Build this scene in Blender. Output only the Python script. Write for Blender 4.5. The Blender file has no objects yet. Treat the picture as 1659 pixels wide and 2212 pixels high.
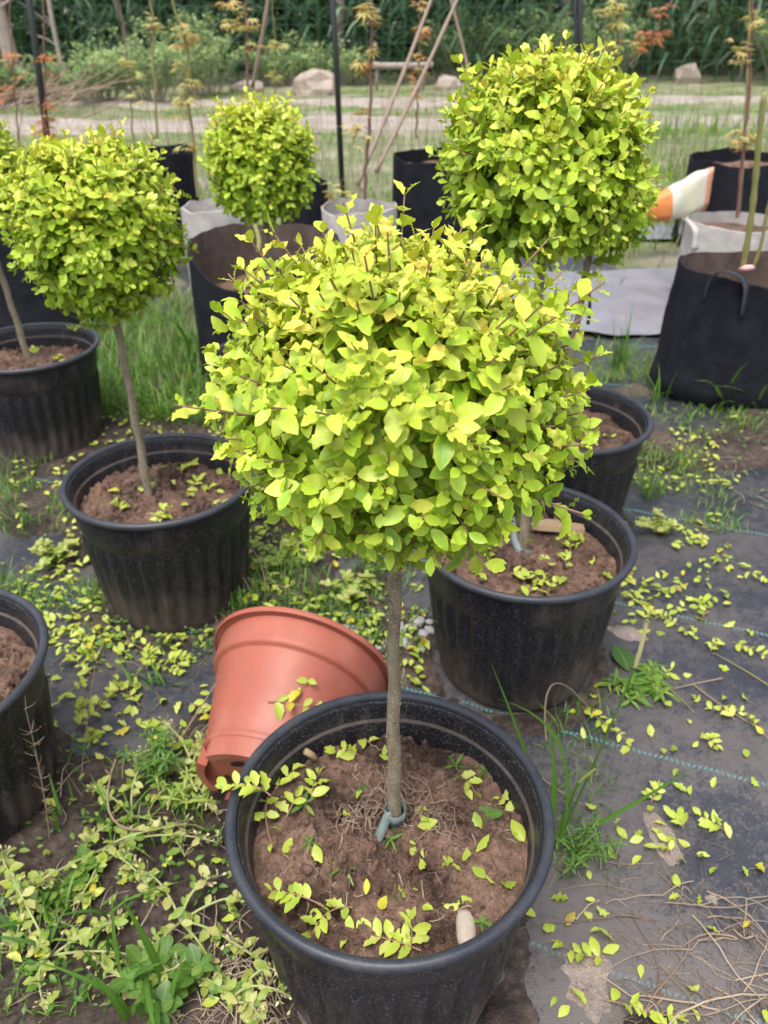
import bpy, math, random
import numpy as np
from mathutils import Matrix, Vector

# ------------------------------------------------------------------ camera / world / light
scene = bpy.context.scene
COL = scene.collection
F, PITCH, ROLL, H = 1768.0, math.radians(31.943), math.radians(0.329), 1.231
CX, CY = 829.5, 1106.0            # photograph measured at 1659 x 2212
cam_d = bpy.data.cameras.new('camera')
cam = bpy.data.objects.new('camera', cam_d)
COL.objects.link(cam)
cam_d.sensor_fit = 'VERTICAL'
cam_d.sensor_height = 24.0
cam_d.lens = F / 2212.0 * 24.0
cam_d.clip_start = 0.02
cam_d.clip_end = 500
cam_d.dof.use_dof = True
cam_d.dof.focus_distance = 0.80
cam_d.dof.aperture_fstop = 5.6
cam.matrix_world = (Matrix.Translation((0, 0, H)) @ Matrix.Rotation(math.pi / 2 - PITCH, 4, 'X')
                    @ Matrix.Rotation(-ROLL, 4, 'Z'))
scene.camera = cam

SUN_EL, SUN_AZ = math.radians(70), math.radians(205)
world = bpy.data.worlds.new('World')
scene.world = world
world.use_nodes = True
wn = world.node_tree
wn.nodes.clear()
wo = wn.nodes.new('ShaderNodeOutputWorld')
wb = wn.nodes.new('ShaderNodeBackground')
sk = wn.nodes.new('ShaderNodeTexSky')
sk.sky_type = 'NISHITA'
sk.sun_disc = False
sk.sun_elevation = SUN_EL
sk.sun_rotation = SUN_AZ
sk.air_density = 1.0
sk.dust_density = 4.0
sk.ozone_density = 1.0
hs = wn.nodes.new('ShaderNodeHueSaturation')
hs.inputs['Saturation'].default_value = 0.52
wb.inputs['Strength'].default_value = 0.15
wn.links.new(sk.outputs[0], hs.inputs['Color'])
wn.links.new(hs.outputs[0], wb.inputs['Color'])
wn.links.new(wb.outputs[0], wo.inputs['Surface'])

sun_d = bpy.data.lights.new('sun', 'SUN')
sun_d.energy = 1.5
sun_d.angle = math.radians(28)
sun_d.color = (1.0, 0.985, 0.96)
sun = bpy.data.objects.new('sun', sun_d)
COL.objects.link(sun)
sdir = Vector((math.sin(SUN_AZ) * math.cos(SUN_EL), math.cos(SUN_AZ) * math.cos(SUN_EL), math.sin(SUN_EL)))
sun.rotation_euler = sdir.to_track_quat('Z', 'Y').to_euler()
sun.location = (0, 0, 8)

vs = scene.view_settings
vs.view_transform = 'Standard'
vs.look = 'None'
vs.exposure = 0.92
vs.gamma = 1.0
vs.use_curve_mapping = False

rng = np.random.default_rng(7)
random.seed(7)

# ------------------------------------------------------------------ pixel helpers
_f = np.array([0, math.cos(PITCH), -math.sin(PITCH)])
_u0 = np.array([0, math.sin(PITCH), math.cos(PITCH)])
_r0 = np.array([1.0, 0, 0])
_cr, _sr = math.cos(ROLL), math.sin(ROLL)
_r = _cr * _r0 - _sr * _u0
_u = _sr * _r0 + _cr * _u0


def ray(x, y):
    return _f + _r * ((x - CX) / F) + _u * ((CY - y) / F)


def G(x, y, z=0.0):
    """the point of the level z seen at photo position (x, y)"""
    d = ray(x, y)
    return np.array([0, 0, H]) + d * ((z - H) / d[2])


def AY(x, y, Y):
    """the point of the upright plane at distance Y seen at photo position (x, y)"""
    d = ray(x, y)
    return np.array([0, 0, H]) + d * (Y / d[1])


# ------------------------------------------------------------------ noise
def _h(ix, iy, seed):
    n = (ix.astype(np.int64) * 374761393 + iy.astype(np.int64) * 668265263 + seed * 1274126177) & 0xffffffff
    n = ((n ^ (n >> 13)) * 1274126177) & 0xffffffff
    n = n ^ (n >> 16)
    return (n & 0xffff) / 65535.0


def vnoise(x, y, seed=0):
    x = np.asarray(x, float); y = np.asarray(y, float)
    ix, iy = np.floor(x), np.floor(y)
    fx, fy = x - ix, y - iy
    fx = fx * fx * (3 - 2 * fx); fy = fy * fy * (3 - 2 * fy)
    a = _h(ix, iy, seed); b = _h(ix + 1, iy, seed); c = _h(ix, iy + 1, seed); d = _h(ix + 1, iy + 1, seed)
    return (a * (1 - fx) + b * fx) * (1 - fy) + (c * (1 - fx) + d * fx) * fy


def fbm(x, y, seed=0, octs=4):
    s, amp, tot = 0, 1.0, 0
    for o in range(octs):
        s = s + amp * vnoise(np.asarray(x) * 2 ** o, np.asarray(y) * 2 ** o, seed + o * 17)
        tot += amp; amp *= 0.5
    return s / tot


def sst(a, b, x):
    t = np.clip((x - a) / (b - a), 0, 1)
    return t * t * (3 - 2 * t)


def nrm(a):
    a = np.asarray(a, float)
    return a / np.maximum(np.linalg.norm(a, axis=-1, keepdims=True), 1e-9)


# ------------------------------------------------------------------ mesh builder
class MB:
    def __init__(self):
        self.v, self.q, self.t, self.tint, self.uv = [], [], [], [], []
        self.n = 0

    def add(self, v, quads=None, tris=None, tint=0.5, uv=None):
        v = np.asarray(v, float).reshape(-1, 3)
        if quads is not None and len(quads):
            self.q.append(np.asarray(quads, np.int64).reshape(-1, 4) + self.n)
        if tris is not None and len(tris):
            self.t.append(np.asarray(tris, np.int64).reshape(-1, 3) + self.n)
        self.v.append(v)
        self.tint.append(np.broadcast_to(np.asarray(tint, float), (len(v),)).copy())
        self.uv.append(np.zeros((len(v), 2)) + 0.22 if uv is None else np.asarray(uv, float).reshape(-1, 2))
        self.n += len(v)

    def mesh(self, name, mat, smooth=True, origin=None):
        me = bpy.data.meshes.new(name)
        v = np.concatenate(self.v)
        if origin is not None:
            v = v - np.asarray(origin, float)
        q = np.concatenate(self.q) if self.q else np.zeros((0, 4), np.int64)
        t = np.concatenate(self.t) if self.t else np.zeros((0, 3), np.int64)
        me.vertices.add(len(v))
        me.vertices.foreach_set('co', v.astype(np.float32).ravel())
        me.loops.add(q.size + t.size)
        me.loops.foreach_set('vertex_index', np.concatenate([q.ravel(), t.ravel()]).astype(np.int32))
        me.polygons.add(len(q) + len(t))
        me.polygons.foreach_set('loop_start', np.concatenate(
            [np.arange(len(q)) * 4, q.size + np.arange(len(t)) * 3]).astype(np.int32))
        me.update(calc_edges=True)
        me.polygons.foreach_set('use_smooth', np.full(len(q) + len(t), smooth))
        a = me.attributes.new('tint', 'FLOAT', 'POINT')
        a.data.foreach_set('value', np.concatenate(self.tint).astype(np.float32))
        a = me.attributes.new('luv', 'FLOAT2', 'POINT')
        a.data.foreach_set('vector', np.concatenate(self.uv).astype(np.float32).ravel())
        if mat:
            me.materials.append(mat)
        return me

    def build(self, name, mat, parent=None, smooth=True, origin=None, place=False):
        """place=True puts the object itself at origin (used for top-level meshes)"""
        if origin is None and place:
            vv = np.concatenate(self.v)
            origin = (vv[:, 0].mean(), vv[:, 1].mean(), vv[:, 2].min())
        o = bpy.data.objects.new(name, self.mesh(name, mat, smooth, origin))
        COL.objects.link(o)
        if parent is not None:
            o.parent = parent
        if place:
            o.location = origin
        return o


def tag(o, label=None, cat=None, group=None, kind=None):
    if label: o['label'] = label
    if cat: o['category'] = cat
    if group: o['group'] = group
    if kind: o['kind'] = kind
    return o


def empty(name, loc, label=None, cat=None, group=None):
    o = bpy.data.objects.new(name, None)
    COL.objects.link(o)
    o.location = loc
    o.empty_display_size = 0.05
    return tag(o, label, cat, group)


def inst(name, me, parent, M):
    o = bpy.data.objects.new(name, me)
    COL.objects.link(o)
    if parent is not None:
        o.parent = parent
    o.matrix_basis = M
    return o


def tube(mb, pts, rad, k=6, tint=0.5, cap=False):
    pts = np.asarray(pts, float)
    n = len(pts)
    rad = np.broadcast_to(np.asarray(rad, float), (n,))
    T = np.gradient(pts, axis=0)
    T = nrm(T)
    ref = np.array([0, 0, 1.0]) if abs(T[0][2]) < 0.9 else np.array([1.0, 0, 0])
    A = nrm(np.cross(T, ref) + 1e-6)
    B = np.cross(T, A)
    th = np.arange(k) * 2 * np.pi / k
    v = pts[:, None, :] + rad[:, None, None] * (np.cos(th)[None, :, None] * A[:, None, :] + np.sin(th)[None, :, None] * B[:, None, :])
    i = np.arange(n - 1)[:, None] * k
    j = np.arange(k)[None, :]
    jn = (j + 1) % k
    q = np.stack([i + j, i + jn, i + k + jn, i + k + j], -1).reshape(-1, 4)
    tr = None
    vv = v.reshape(-1, 3)
    if cap:
        vv = np.vstack([vv, pts[-1:] + T[-1:] * rad[-1] * 0.2, pts[:1]])
        a = (n - 1) * k
        tr = [(a + x, a + (x + 1) % k, n * k) for x in range(k)] + [((x + 1) % k, x, n * k + 1) for x in range(k)]
    mb.add(vv, q, tr, tint)


def lathe(mb, prof, k=64, origin=(0, 0, 0), R=None, flute=None, tint=0.5, close=False):
    prof = np.asarray(prof, float)
    th = np.arange(k) * 2 * np.pi / k
    r = prof[:, 0][:, None] + (flute(prof[:, 0][:, None], prof[:, 1][:, None], th[None, :]) if flute else 0) * np.ones((1, k))
    v = np.stack([r * np.cos(th), r * np.sin(th), prof[:, 1][:, None] * np.ones((1, k))], -1).reshape(-1, 3)
    if R is not None:
        v = v @ np.asarray(R).T
    v = v + np.asarray(origin)
    n = len(prof)
    i = np.arange(n if close else n - 1)[:, None] * k
    i2 = (np.arange(1, n + 1 if close else n) % n)[:, None] * k
    j = np.arange(k)[None, :]; jn = (j + 1) % k
    q = np.stack([i + j, i + jn, i2 + jn, i2 + j], -1).reshape(-1, 4)
    mb.add(v, q, None, tint)
    return v


def crisp(prof, eps=0.0005, closed=False):
    """keep the corners of a turned profile sharp under smooth shading"""
    out, n = [], len(prof)
    P = [np.array(p, float) for p in prof]
    for i in range(n):
        if not closed and i in (0, n - 1):
            out.append(tuple(P[i])); continue
        a, b, c = P[i - 1], P[i], P[(i + 1) % n]
        u, w = a - b, c - b
        lu, lw = np.linalg.norm(u), np.linalg.norm(w)
        if -(u @ w) / (lu * lw) < 0.93:
            out.append(tuple(b + u / lu * min(eps, lu * 0.3))); out.append(tuple(b + w / lw * min(eps, lw * 0.3)))
        else:
            out.append(tuple(b))
    return out


def bez(a, b, c, n=8):
    t = np.linspace(0, 1, n)[:, None]
    a, b, c = map(np.asarray, (a, b, c))
    return (1 - t) ** 2 * a + 2 * t * (1 - t) * b + t ** 2 * c


# ------------------------------------------------------------------ leaves
def leaf_templates(nseg, k, aspect=0.30, fold=0.18, wave=0.05, curl=0.15, seed=1, point=1.0):
    r = np.random.default_rng(seed)
    u = np.linspace(0, 1, nseg + 1)
    u = 0.45 * u + 0.55 * (1 - np.cos(np.pi * u)) / 2
    T = []
    for _ in range(k):
        pk = r.uniform(0.95, 1.25)
        w = aspect * (np.clip(np.sin(np.pi * np.clip(u, 0, 1) ** pk), 0, 1) ** r.uniform(0.62, 0.78)) * r.uniform(0.85, 1.12)
        w[0] = 0.02; w[-1] = 0.02 + 0.03 * (1 - point)
        w = w * (1 - 0.12 * point * np.clip(u - 0.75, 0, 1) / 0.25)
        cl = curl * r.uniform(-0.3, 1.6)
        z = -cl * u ** 2
        side = r.uniform(-0.05, 0.05) * np.sin(np.pi * u)
        f = fold * r.uniform(0.2, 1.5)
        ph, ph2, fr = r.uniform(0, 6.28), r.uniform(0, 6.28), r.uniform(2.2, 3.6)
        wv = wave * r.uniform(0.3, 1.6)
        env = np.sin(np.pi * u)
        L = np.stack([side - w * (1 + 0.07 * np.sin(fr * 6.28 * u + ph)), u, z + f * w + wv * env * np.sin(fr * 6.28 * u + ph)], -1)
        M = np.stack([side, u, z], -1)
        Rr = np.stack([side + w * (1 + 0.07 * np.sin(fr * 6.28 * u + ph2)), u, z + f * w + wv * env * np.sin(fr * 6.28 * u + ph2)], -1)
        T.append(np.stack([L, M, Rr], 1).reshape(-1, 3))
    i = np.arange(nseg)[:, None] * 3
    j = np.arange(2)[None, :]
    q = np.stack([i + j, i + j + 1, i + j + 4, i + j + 3], -1).reshape(-1, 4)
    uv = np.stack([np.tile([0.0, 0.5, 1.0], nseg + 1), np.repeat(u, 3)], -1)
    return np.array(T), q, uv


PRIVET_HI = leaf_templates(10, 12, 0.265, 0.24, 0.10, 0.24, 3)
PRIVET_MID = leaf_templates(7, 8, 0.275, 0.24, 0.09, 0.24, 4)
LITTER = leaf_templates(8, 10, 0.27, 0.45, 0.11, 0.30, 14)
PRIVET_LO = leaf_templates(4, 6, 0.28, 0.3, 0.05, 0.25, 5)
LANCE = leaf_templates(4, 6, 0.13, 0.2, 0.02, 0.3, 6)
ROUND = leaf_templates(5, 6, 0.36, 0.15, 0.04, 0.2, 8, 0.3)


def frames(D, N):
    D = nrm(D)
    N = nrm(N - (N * D).sum(-1, keepdims=True) * D)
    X = np.cross(D, N)
    return np.stack([X, D, N], -1)      # columns


def put_leaves(mb, tm, P, D, N, size, tint, wid=None):
    T, q, uv = tm
    n = len(P)
    if n == 0:
        return
    R = frames(np.asarray(D, float), np.asarray(N, float))
    idx = rng.integers(0, len(T), n)
    loc = T[idx]
    if wid is not None:
        loc = loc * np.stack([wid, np.ones(n), np.ones(n)], -1)[:, None, :]
    v = np.einsum('nij,nvj->nvi', R, loc) * np.asarray(size)[:, None, None] + np.asarray(P)[:, None, :]
    nv = T.shape[1]
    qq = (q[None] + (np.arange(n) * nv)[:, None, None]).reshape(-1, 4)
    mb.add(v.reshape(-1, 3), qq, None, np.repeat(np.asarray(tint), nv), np.tile(uv, (n, 1)))


# ------------------------------------------------------------------ materials
def new_mat(name):
    m = bpy.data.materials.new(name)
    m.use_nodes = True
    nt = m.node_tree
    nt.nodes.clear()
    out = nt.nodes.new('ShaderNodeOutputMaterial')
    b = nt.nodes.new('ShaderNodeBsdfPrincipled')
    nt.links.new(b.outputs[0], out.inputs['Surface'])
    return m, nt, b, out


def nd(nt, typ, **kw):
    n = nt.nodes.new(typ)
    for k, v in kw.items():
        if k.startswith('i_'):
            n.inputs[k[2:].replace('_', ' ')].default_value = v
        else:
            setattr(n, k, v)
    return n


def ramp(nt, src, stops, interp='LINEAR'):
    r = nt.nodes.new('ShaderNodeValToRGB')
    r.color_ramp.interpolation = interp
    e = r.color_ramp.elements
    while len(e) > 1:
        e.remove(e[-1])
    for i, (p, c) in enumerate(stops):
        x = e[0] if i == 0 else e.new(p)
        x.position = p
        x.color = c if len(c) == 4 else (*c, 1)
    nt.links.new(src, r.inputs[0])
    return r.outputs[0]


def mixc(nt, fac, a, b, blend='MIX'):
    m = nt.nodes.new('ShaderNodeMix')
    m.data_type = 'RGBA'
    m.blend_type = blend
    for s, v in ((0, fac), (6, a), (7, b)):
        if hasattr(v, 'is_linked') or isinstance(v, bpy.types.NodeSocket):
            nt.links.new(v, m.inputs[s])
        else:
            m.inputs[s].default_value = v if s == 0 else (*v, 1) if len(v) == 3 else v
    return m.outputs[2]


def math_n(nt, op, a, b=None, c=None):
    m = nt.nodes.new('ShaderNodeMath')
    m.operation = op
    for i, v in enumerate((a, b, c)):
        if v is None: continue
        if isinstance(v, bpy.types.NodeSocket):
            nt.links.new(v, m.inputs[i])
        else:
            m.inputs[i].default_value = v
    return m.outputs[0]


def attr(nt, name, out='Fac'):
    a = nt.nodes.new('ShaderNodeAttribute')
    a.attribute_name = name
    return a.outputs[out]


def noise(nt, scale, detail=4, rough=0.55, vec=None, dim='3D'):
    n = nt.nodes.new('ShaderNodeTexNoise')
    n.inputs['Scale'].default_value = scale
    n.inputs['Detail'].default_value = detail
    n.inputs['Roughness'].default_value = rough
    if vec is not None:
        nt.links.new(vec, n.inputs['Vector'])
    return n.outputs[0]


def coords(nt, which='Object'):
    return nt.nodes.new('ShaderNodeTexCoord').outputs[which]


def wpos(nt):
    return nt.nodes.new('ShaderNodeNewGeometry').outputs['Position']


def bump(nt, b, height, strength=0.3, dist=0.002):
    n = nt.nodes.new('ShaderNodeBump')
    n.inputs['Strength'].default_value = strength
    n.inputs['Distance'].default_value = dist
    nt.links.new(height, n.inputs['Height'])
    nt.links.new(n.outputs[0], b.inputs['Normal'])


def leaf_mat(name, stops, edge=None, trans=0.21, rough=0.42, spec=0.4, tr_gain=1.15):
    """colour along 'tint'; margins take the edge colour; light passes through"""
    m, nt, b, out = new_mat(name)
    col = ramp(nt, attr(nt, 'tint'), stops)
    uv = attr(nt, 'luv', 'Vector')
    sp = nt.nodes.new('ShaderNodeSeparateXYZ')
    nt.links.new(uv, sp.inputs[0])
    d = math_n(nt, 'ABSOLUTE', math_n(nt, 'MULTIPLY_ADD', sp.outputs[0], 2.0, -1.0))
    nz = noise(nt, 90, 3, 0.6, wpos(nt))
    if edge:
        fac = math_n(nt, 'MULTIPLY', math_n(nt, 'POWER', d, 2.2), math_n(nt, 'MULTIPLY', nz, 1.0))
        col = mixc(nt, fac, col, edge)
    rib = math_n(nt, 'MULTIPLY', math_n(nt, 'LESS_THAN', d, 0.07), 0.30)
    col = mixc(nt, math_n(nt, 'MULTIPLY', rib, 0.6), col, (0.62, 0.66, 0.22))
    col = mixc(nt, math_n(nt, 'MULTIPLY', nz, 0.14), col, (0.16, 0.28, 0.02))
    nt.links.new(col, b.inputs['Base Color'])
    b.inputs['Roughness'].default_value = rough
    b.inputs['Specular IOR Level'].default_value = spec
    tr = nt.nodes.new('ShaderNodeBsdfTranslucent')
    g = nt.nodes.new('ShaderNodeMix'); g.data_type = 'RGBA'; g.blend_type = 'MULTIPLY'
    g.inputs[0].default_value = 1.0
    nt.links.new(col, g.inputs[6]); g.inputs[7].default_value = (tr_gain, tr_gain, tr_gain * 0.7, 1)
    nt.links.new(g.outputs[2], tr.inputs['Color'])
    mx = nt.nodes.new('ShaderNodeMixShader')
    mx.inputs[0].default_value = trans
    nt.links.new(b.outputs[0], mx.inputs[1]); nt.links.new(tr.outputs[0], mx.inputs[2])
    nt.links.new(mx.outputs[0], out.inputs['Surface'])
    return m


M = {}
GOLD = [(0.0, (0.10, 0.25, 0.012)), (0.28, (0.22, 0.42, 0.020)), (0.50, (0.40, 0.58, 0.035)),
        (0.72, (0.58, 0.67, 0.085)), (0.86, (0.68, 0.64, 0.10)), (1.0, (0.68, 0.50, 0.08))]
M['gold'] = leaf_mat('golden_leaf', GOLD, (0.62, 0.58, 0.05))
M['litter'] = leaf_mat('fallen_leaf', [(0, (0.20, 0.32, 0.03)), (0.45, (0.42, 0.52, 0.06)), (0.75, (0.56, 0.60, 0.16)),
                                       (0.92, (0.60, 0.48, 0.02)), (1, (0.30, 0.18, 0.05))], (0.58, 0.55, 0.08), 0.2)
M['weed'] = leaf_mat('weed_leaf', [(0, (0.028, 0.085, 0.018)), (0.5, (0.10, 0.21, 0.03)), (0.8, (0.30, 0.38, 0.07)),
                                   (1, (0.48, 0.45, 0.16))], None, 0.25)
M['grass'] = leaf_mat('grass_blade', [(0, (0.035, 0.11, 0.02)), (0.5, (0.10, 0.24, 0.03)), (0.8, (0.24, 0.36, 0.06)),
                                      (1, (0.42, 0.36, 0.17))], None, 0.3, 0.45)
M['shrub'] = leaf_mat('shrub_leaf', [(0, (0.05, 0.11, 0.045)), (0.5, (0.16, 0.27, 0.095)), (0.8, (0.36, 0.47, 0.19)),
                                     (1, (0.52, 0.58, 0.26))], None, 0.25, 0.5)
M['corn'] = leaf_mat('corn_leaf', [(0, (0.018, 0.055, 0.030)), (0.6, (0.055, 0.135, 0.07)), (1, (0.24, 0.34, 0.24))], None, 0.2, 0.4)  # greens lightened so that distant haze is put into the colour
M['maple'] = leaf_mat('maple_leaf', [(0, (0.50, 0.10, 0.06)), (0.35, (0.58, 0.25, 0.12)), (0.6, (0.62, 0.50, 0.20)),
                                     (1, (0.56, 0.58, 0.22))], None, 0.35)


def simple(name, col, rough=0.6, var=None, scale=30, amount=0.5, bstr=0.0, bscale=60, spec=0.4, bdist=0.002):
    m, nt, b, out = new_mat(name)
    c = coords(nt)
    if var:
        fac = math_n(nt, 'MULTIPLY', noise(nt, scale, 5, 0.6, c), amount * 2)
        col_s = mixc(nt, fac, col, var)
        nt.links.new(col_s, b.inputs['Base Color'])
    else:
        b.inputs['Base Color'].default_value = (*col, 1)
    b.inputs['Roughness'].default_value = rough
    b.inputs['Specular IOR Level'].default_value = spec
    if bstr:
        bump(nt, b, noise(nt, bscale, 6, 0.65, c), bstr, bdist)
    return m


M['twig'] = simple('twig_bark', (0.34, 0.19, 0.13), 0.6, (0.20, 0.11, 0.08), 60)
def stalk_mat():
    m, nt, b, out = new_mat('dry_stalk')
    col = ramp(nt, attr(nt, 'tint'), [(0, (0.10, 0.065, 0.045)), (0.35, (0.24, 0.165, 0.115)), (0.6, (0.36, 0.27, 0.185)), (1, (0.56, 0.46, 0.31))])
    col = mixc(nt, math_n(nt, 'MULTIPLY', noise(nt, 45, 4, 0.6, wpos(nt)), 0.5), col, (0.14, 0.09, 0.065))
    nt.links.new(col, b.inputs['Base Color']); b.inputs['Roughness'].default_value = 0.7
    return m


M['stalk'] = stalk_mat()
M['pale_stem'] = simple('pale_weed_stem', (0.38, 0.40, 0.17), 0.55, (0.24, 0.30, 0.09), 20)
M['pod'] = simple('seed_pod', (0.50, 0.48, 0.22), 0.6, (0.42, 0.34, 0.18), 50)
M['bamboo'] = simple('green_bamboo', (0.30, 0.30, 0.09), 0.4, (0.20, 0.19, 0.07), 12)
M['cane'] = simple('old_cane', (0.32, 0.24, 0.18), 0.6, (0.21, 0.15, 0.11), 12)
M['sapling'] = simple('sapling_bark', (0.24, 0.14, 0.10), 0.55, (0.16, 0.07, 0.065), 9)
M['green_sapling'] = simple('green_sapling_bark', (0.30, 0.29, 0.10), 0.5, (0.22, 0.15, 0.08), 9)
M['deadwood'] = simple('pale_dead_wood', (0.42, 0.36, 0.30), 0.8, (0.25, 0.20, 0.165), 6, 0.6, 0.5, 30)
M['post'] = simple('dark_post', (0.014, 0.017, 0.019), 0.45, (0.03, 0.028, 0.026), 10)
M['wire'] = simple('fence_wire', (0.055, 0.09, 0.075), 0.5)
M['rock'] = simple('pale_rock', (0.52, 0.43, 0.36), 0.85, (0.28, 0.22, 0.18), 5, 0.6, 0.6, 14, bdist=0.03)
M['stone'] = simple('speckled_stone', (0.50, 0.42, 0.33), 0.8, (0.30, 0.25, 0.20), 160, 0.55, 0.5, 200, bdist=0.002)
M['bagwhite'] = None
M['tape'] = simple('grey_green_tape', (0.22, 0.26, 0.255), 0.5, (0.12, 0.15, 0.145), 60, 0.6, 0.4, 90)
M['pinktape'] = simple('pink_tape', (0.70, 0.22, 0.24), 0.5, (0.75, 0.62, 0.60), 30, 0.45)
M['chip'] = simple('wood_chip', (0.42, 0.30, 0.17), 0.8, (0.28, 0.19, 0.11), 30, 0.6, 0.6, 60)


# trunk bark: greyish green brown with small pale warts
def bark_mat():
    m, nt, b, out = new_mat('smooth_bark')
    c = coords(nt)
    mp = nt.nodes.new('ShaderNodeMapping')
    mp.inputs['Scale'].default_value = (1, 1, 0.35)
    nt.links.new(c, mp.inputs[0])
    n1 = noise(nt, 90, 5, 0.6, mp.outputs[0])
    n2 = noise(nt, 420, 2, 0.5, c)
    col = ramp(nt, n1, [(0.3, (0.14, 0.105, 0.065)), (0.5, (0.22, 0.18, 0.115)), (0.72, (0.30, 0.255, 0.175))])
    sp = math_n(nt, 'GREATER_THAN', n2, 0.60)
    col = mixc(nt, math_n(nt, 'MULTIPLY', sp, 0.6), col, (0.42, 0.37, 0.28))
    nt.links.new(col, b.inputs['Base Color'])
    b.inputs['Roughness'].default_value = 0.75
    bump(nt, b, math_n(nt, 'ADD', n1, math_n(nt, 'MULTIPLY', n2, 0.8)), 0.5, 0.0015)
    return m


M['bark'] = bark_mat()


def pot_mat():
    m, nt, b, out = new_mat('black_pot_plastic')
    c = coords(nt)
    oi = nt.nodes.new('ShaderNodeObjectInfo')
    add = nt.nodes.new('ShaderNodeVectorMath'); add.operation = 'ADD'
    nt.links.new(c, add.inputs[0])
    cmb = nt.nodes.new('ShaderNodeCombineXYZ')
    sc = math_n(nt, 'MULTIPLY', oi.outputs['Random'], 37.0)
    for i in range(3): nt.links.new(sc, cmb.inputs[i])
    nt.links.new(cmb.outputs[0], add.inputs[1])
    v = add.outputs[0]
    big = noise(nt, 7, 5, 0.6, v)
    mp = nt.nodes.new('ShaderNodeMapping'); mp.inputs['Scale'].default_value = (1, 1, 0.18)
    nt.links.new(v, mp.inputs[0])
    streak = noise(nt, 34, 5, 0.65, mp.outputs[0])
    fine = noise(nt, 240, 4, 0.7, v)
    z = nt.nodes.new('ShaderNodeSeparateXYZ'); nt.links.new(c, z.inputs[0])
    # dried splashed mud: rises from the foot, plus a band below the rim
    low = ramp(nt, z.outputs[2], [(0.0, (1, 1, 1)), (0.10, (0.55, 0.55, 0.55)), (0.2, (0.12, 0.12, 0.12)), (0.255, (0.30, 0.30, 0.30)), (0.30, (0.42, 0.42, 0.42)), (0.34, (0.0, 0.0, 0.0))])
    s = math_n(nt, 'ADD', math_n(nt, 'MULTIPLY', low, 0.34), math_n(nt, 'ADD', math_n(nt, 'MULTIPLY', big, 0.5), math_n(nt, 'ADD', math_n(nt, 'MULTIPLY', streak, 0.45), math_n(nt, 'MULTIPLY', fine, 0.35))))
    mask = ramp(nt, s, [(0.80, (0, 0, 0)), (0.98, (0.70, 0.70, 0.70))])
    ledge = math_n(nt, 'MULTIPLY', math_n(nt, 'GREATER_THAN', attr(nt, 'tint'), 0.8), math_n(nt, 'MULTIPLY', streak, 1.2))
    mask = math_n(nt, 'MAXIMUM', mask, ledge)
    speck = math_n(nt, 'GREATER_THAN', noise(nt, 300, 3, 0.6, v), 0.585)
    mask2 = math_n(nt, 'MAXIMUM', mask, math_n(nt, 'MULTIPLY', speck, 0.60))
    col = mixc(nt, mask2, (0.011, 0.013, 0.018), (0.14, 0.105, 0.082))
    nt.links.new(col, b.inputs['Base Color'])
    rg = ramp(nt, mask, [(0, (0.40, 0.40, 0.40)), (0.6, (0.85, 0.85, 0.85))])
    nt.links.new(rg, b.inputs['Roughness'])
    b.inputs['Specular IOR Level'].default_value = 0.35
    bump(nt, b, fine, 0.25, 0.001)
    return m


M['pot'] = pot_mat()


def rim_mat():
    m, nt, b, out = new_mat('black_pot_rim')
    c = wpos(nt)
    n1 = noise(nt, 18, 5, 0.6, c); n2 = noise(nt, 260, 3, 0.6, c)
    s = math_n(nt, 'ADD', math_n(nt, 'MULTIPLY', n1, 0.6), math_n(nt, 'MULTIPLY', n2, 0.4))
    col = ramp(nt, s, [(0.42, (0.022, 0.026, 0.036)), (0.62, (0.045, 0.046, 0.052)), (0.75, (0.10, 0.085, 0.072))])
    nt.links.new(col, b.inputs['Base Color'])
    nt.links.new(ramp(nt, s, [(0.4, (0.38,) * 3), (0.7, (0.62,) * 3)]), b.inputs['Roughness'])
    bump(nt, b, n2, 0.12, 0.001)
    return m


M['rim'] = rim_mat()


def soil_mat(name='red_brown_soil', light=(0.285, 0.172, 0.120), dark=(0.050, 0.026, 0.018)):
    m, nt, b, out = new_mat(name)
    c = wpos(nt)
    n1 = noise(nt, 11, 6, 0.62, c); n2 = noise(nt, 70, 6, 0.7, c); n3 = noise(nt, 300, 3, 0.7, c)
    s = math_n(nt, 'ADD', math_n(nt, 'MULTIPLY', n1, 0.55), math_n(nt, 'MULTIPLY', n2, 0.45))
    mid = tuple((a + d) / 2 for a, d in zip(light, dark))
    col = ramp(nt, s, [(0.41, dark), (0.49, mid), (0.57, light), (0.70, tuple(1.4 * x for x in light))])
    col = mixc(nt, math_n(nt, 'MULTIPLY', math_n(nt, 'GREATER_THAN', n3, 0.60), 0.55), col, (0.035, 0.019, 0.014))
    col = mixc(nt, math_n(nt, 'MULTIPLY', math_n(nt, 'LESS_THAN', n3, 0.36), 0.35), col, (0.34, 0.23, 0.17))
    moss = math_n(nt, 'MULTIPLY', math_n(nt, 'GREATER_THAN', noise(nt, 23, 6, 0.7, c), 0.655), 0.55)
    col = mixc(nt, moss, col, (0.055, 0.085, 0.015))
    nt.links.new(col, b.inputs['Base Color'])
    nt.links.new(ramp(nt, s, [(0.35, (0.55,) * 3), (0.6, (0.9,) * 3)]), b.inputs['Roughness'])
    b.inputs['Specular IOR Level'].default_value = 0.35
    bump(nt, b, math_n(nt, 'ADD', math_n(nt, 'MULTIPLY', n2, 0.8), math_n(nt, 'MULTIPLY', n3, 0.6)), 1.0, 0.010)
    return m


M['soil'] = soil_mat()


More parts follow.
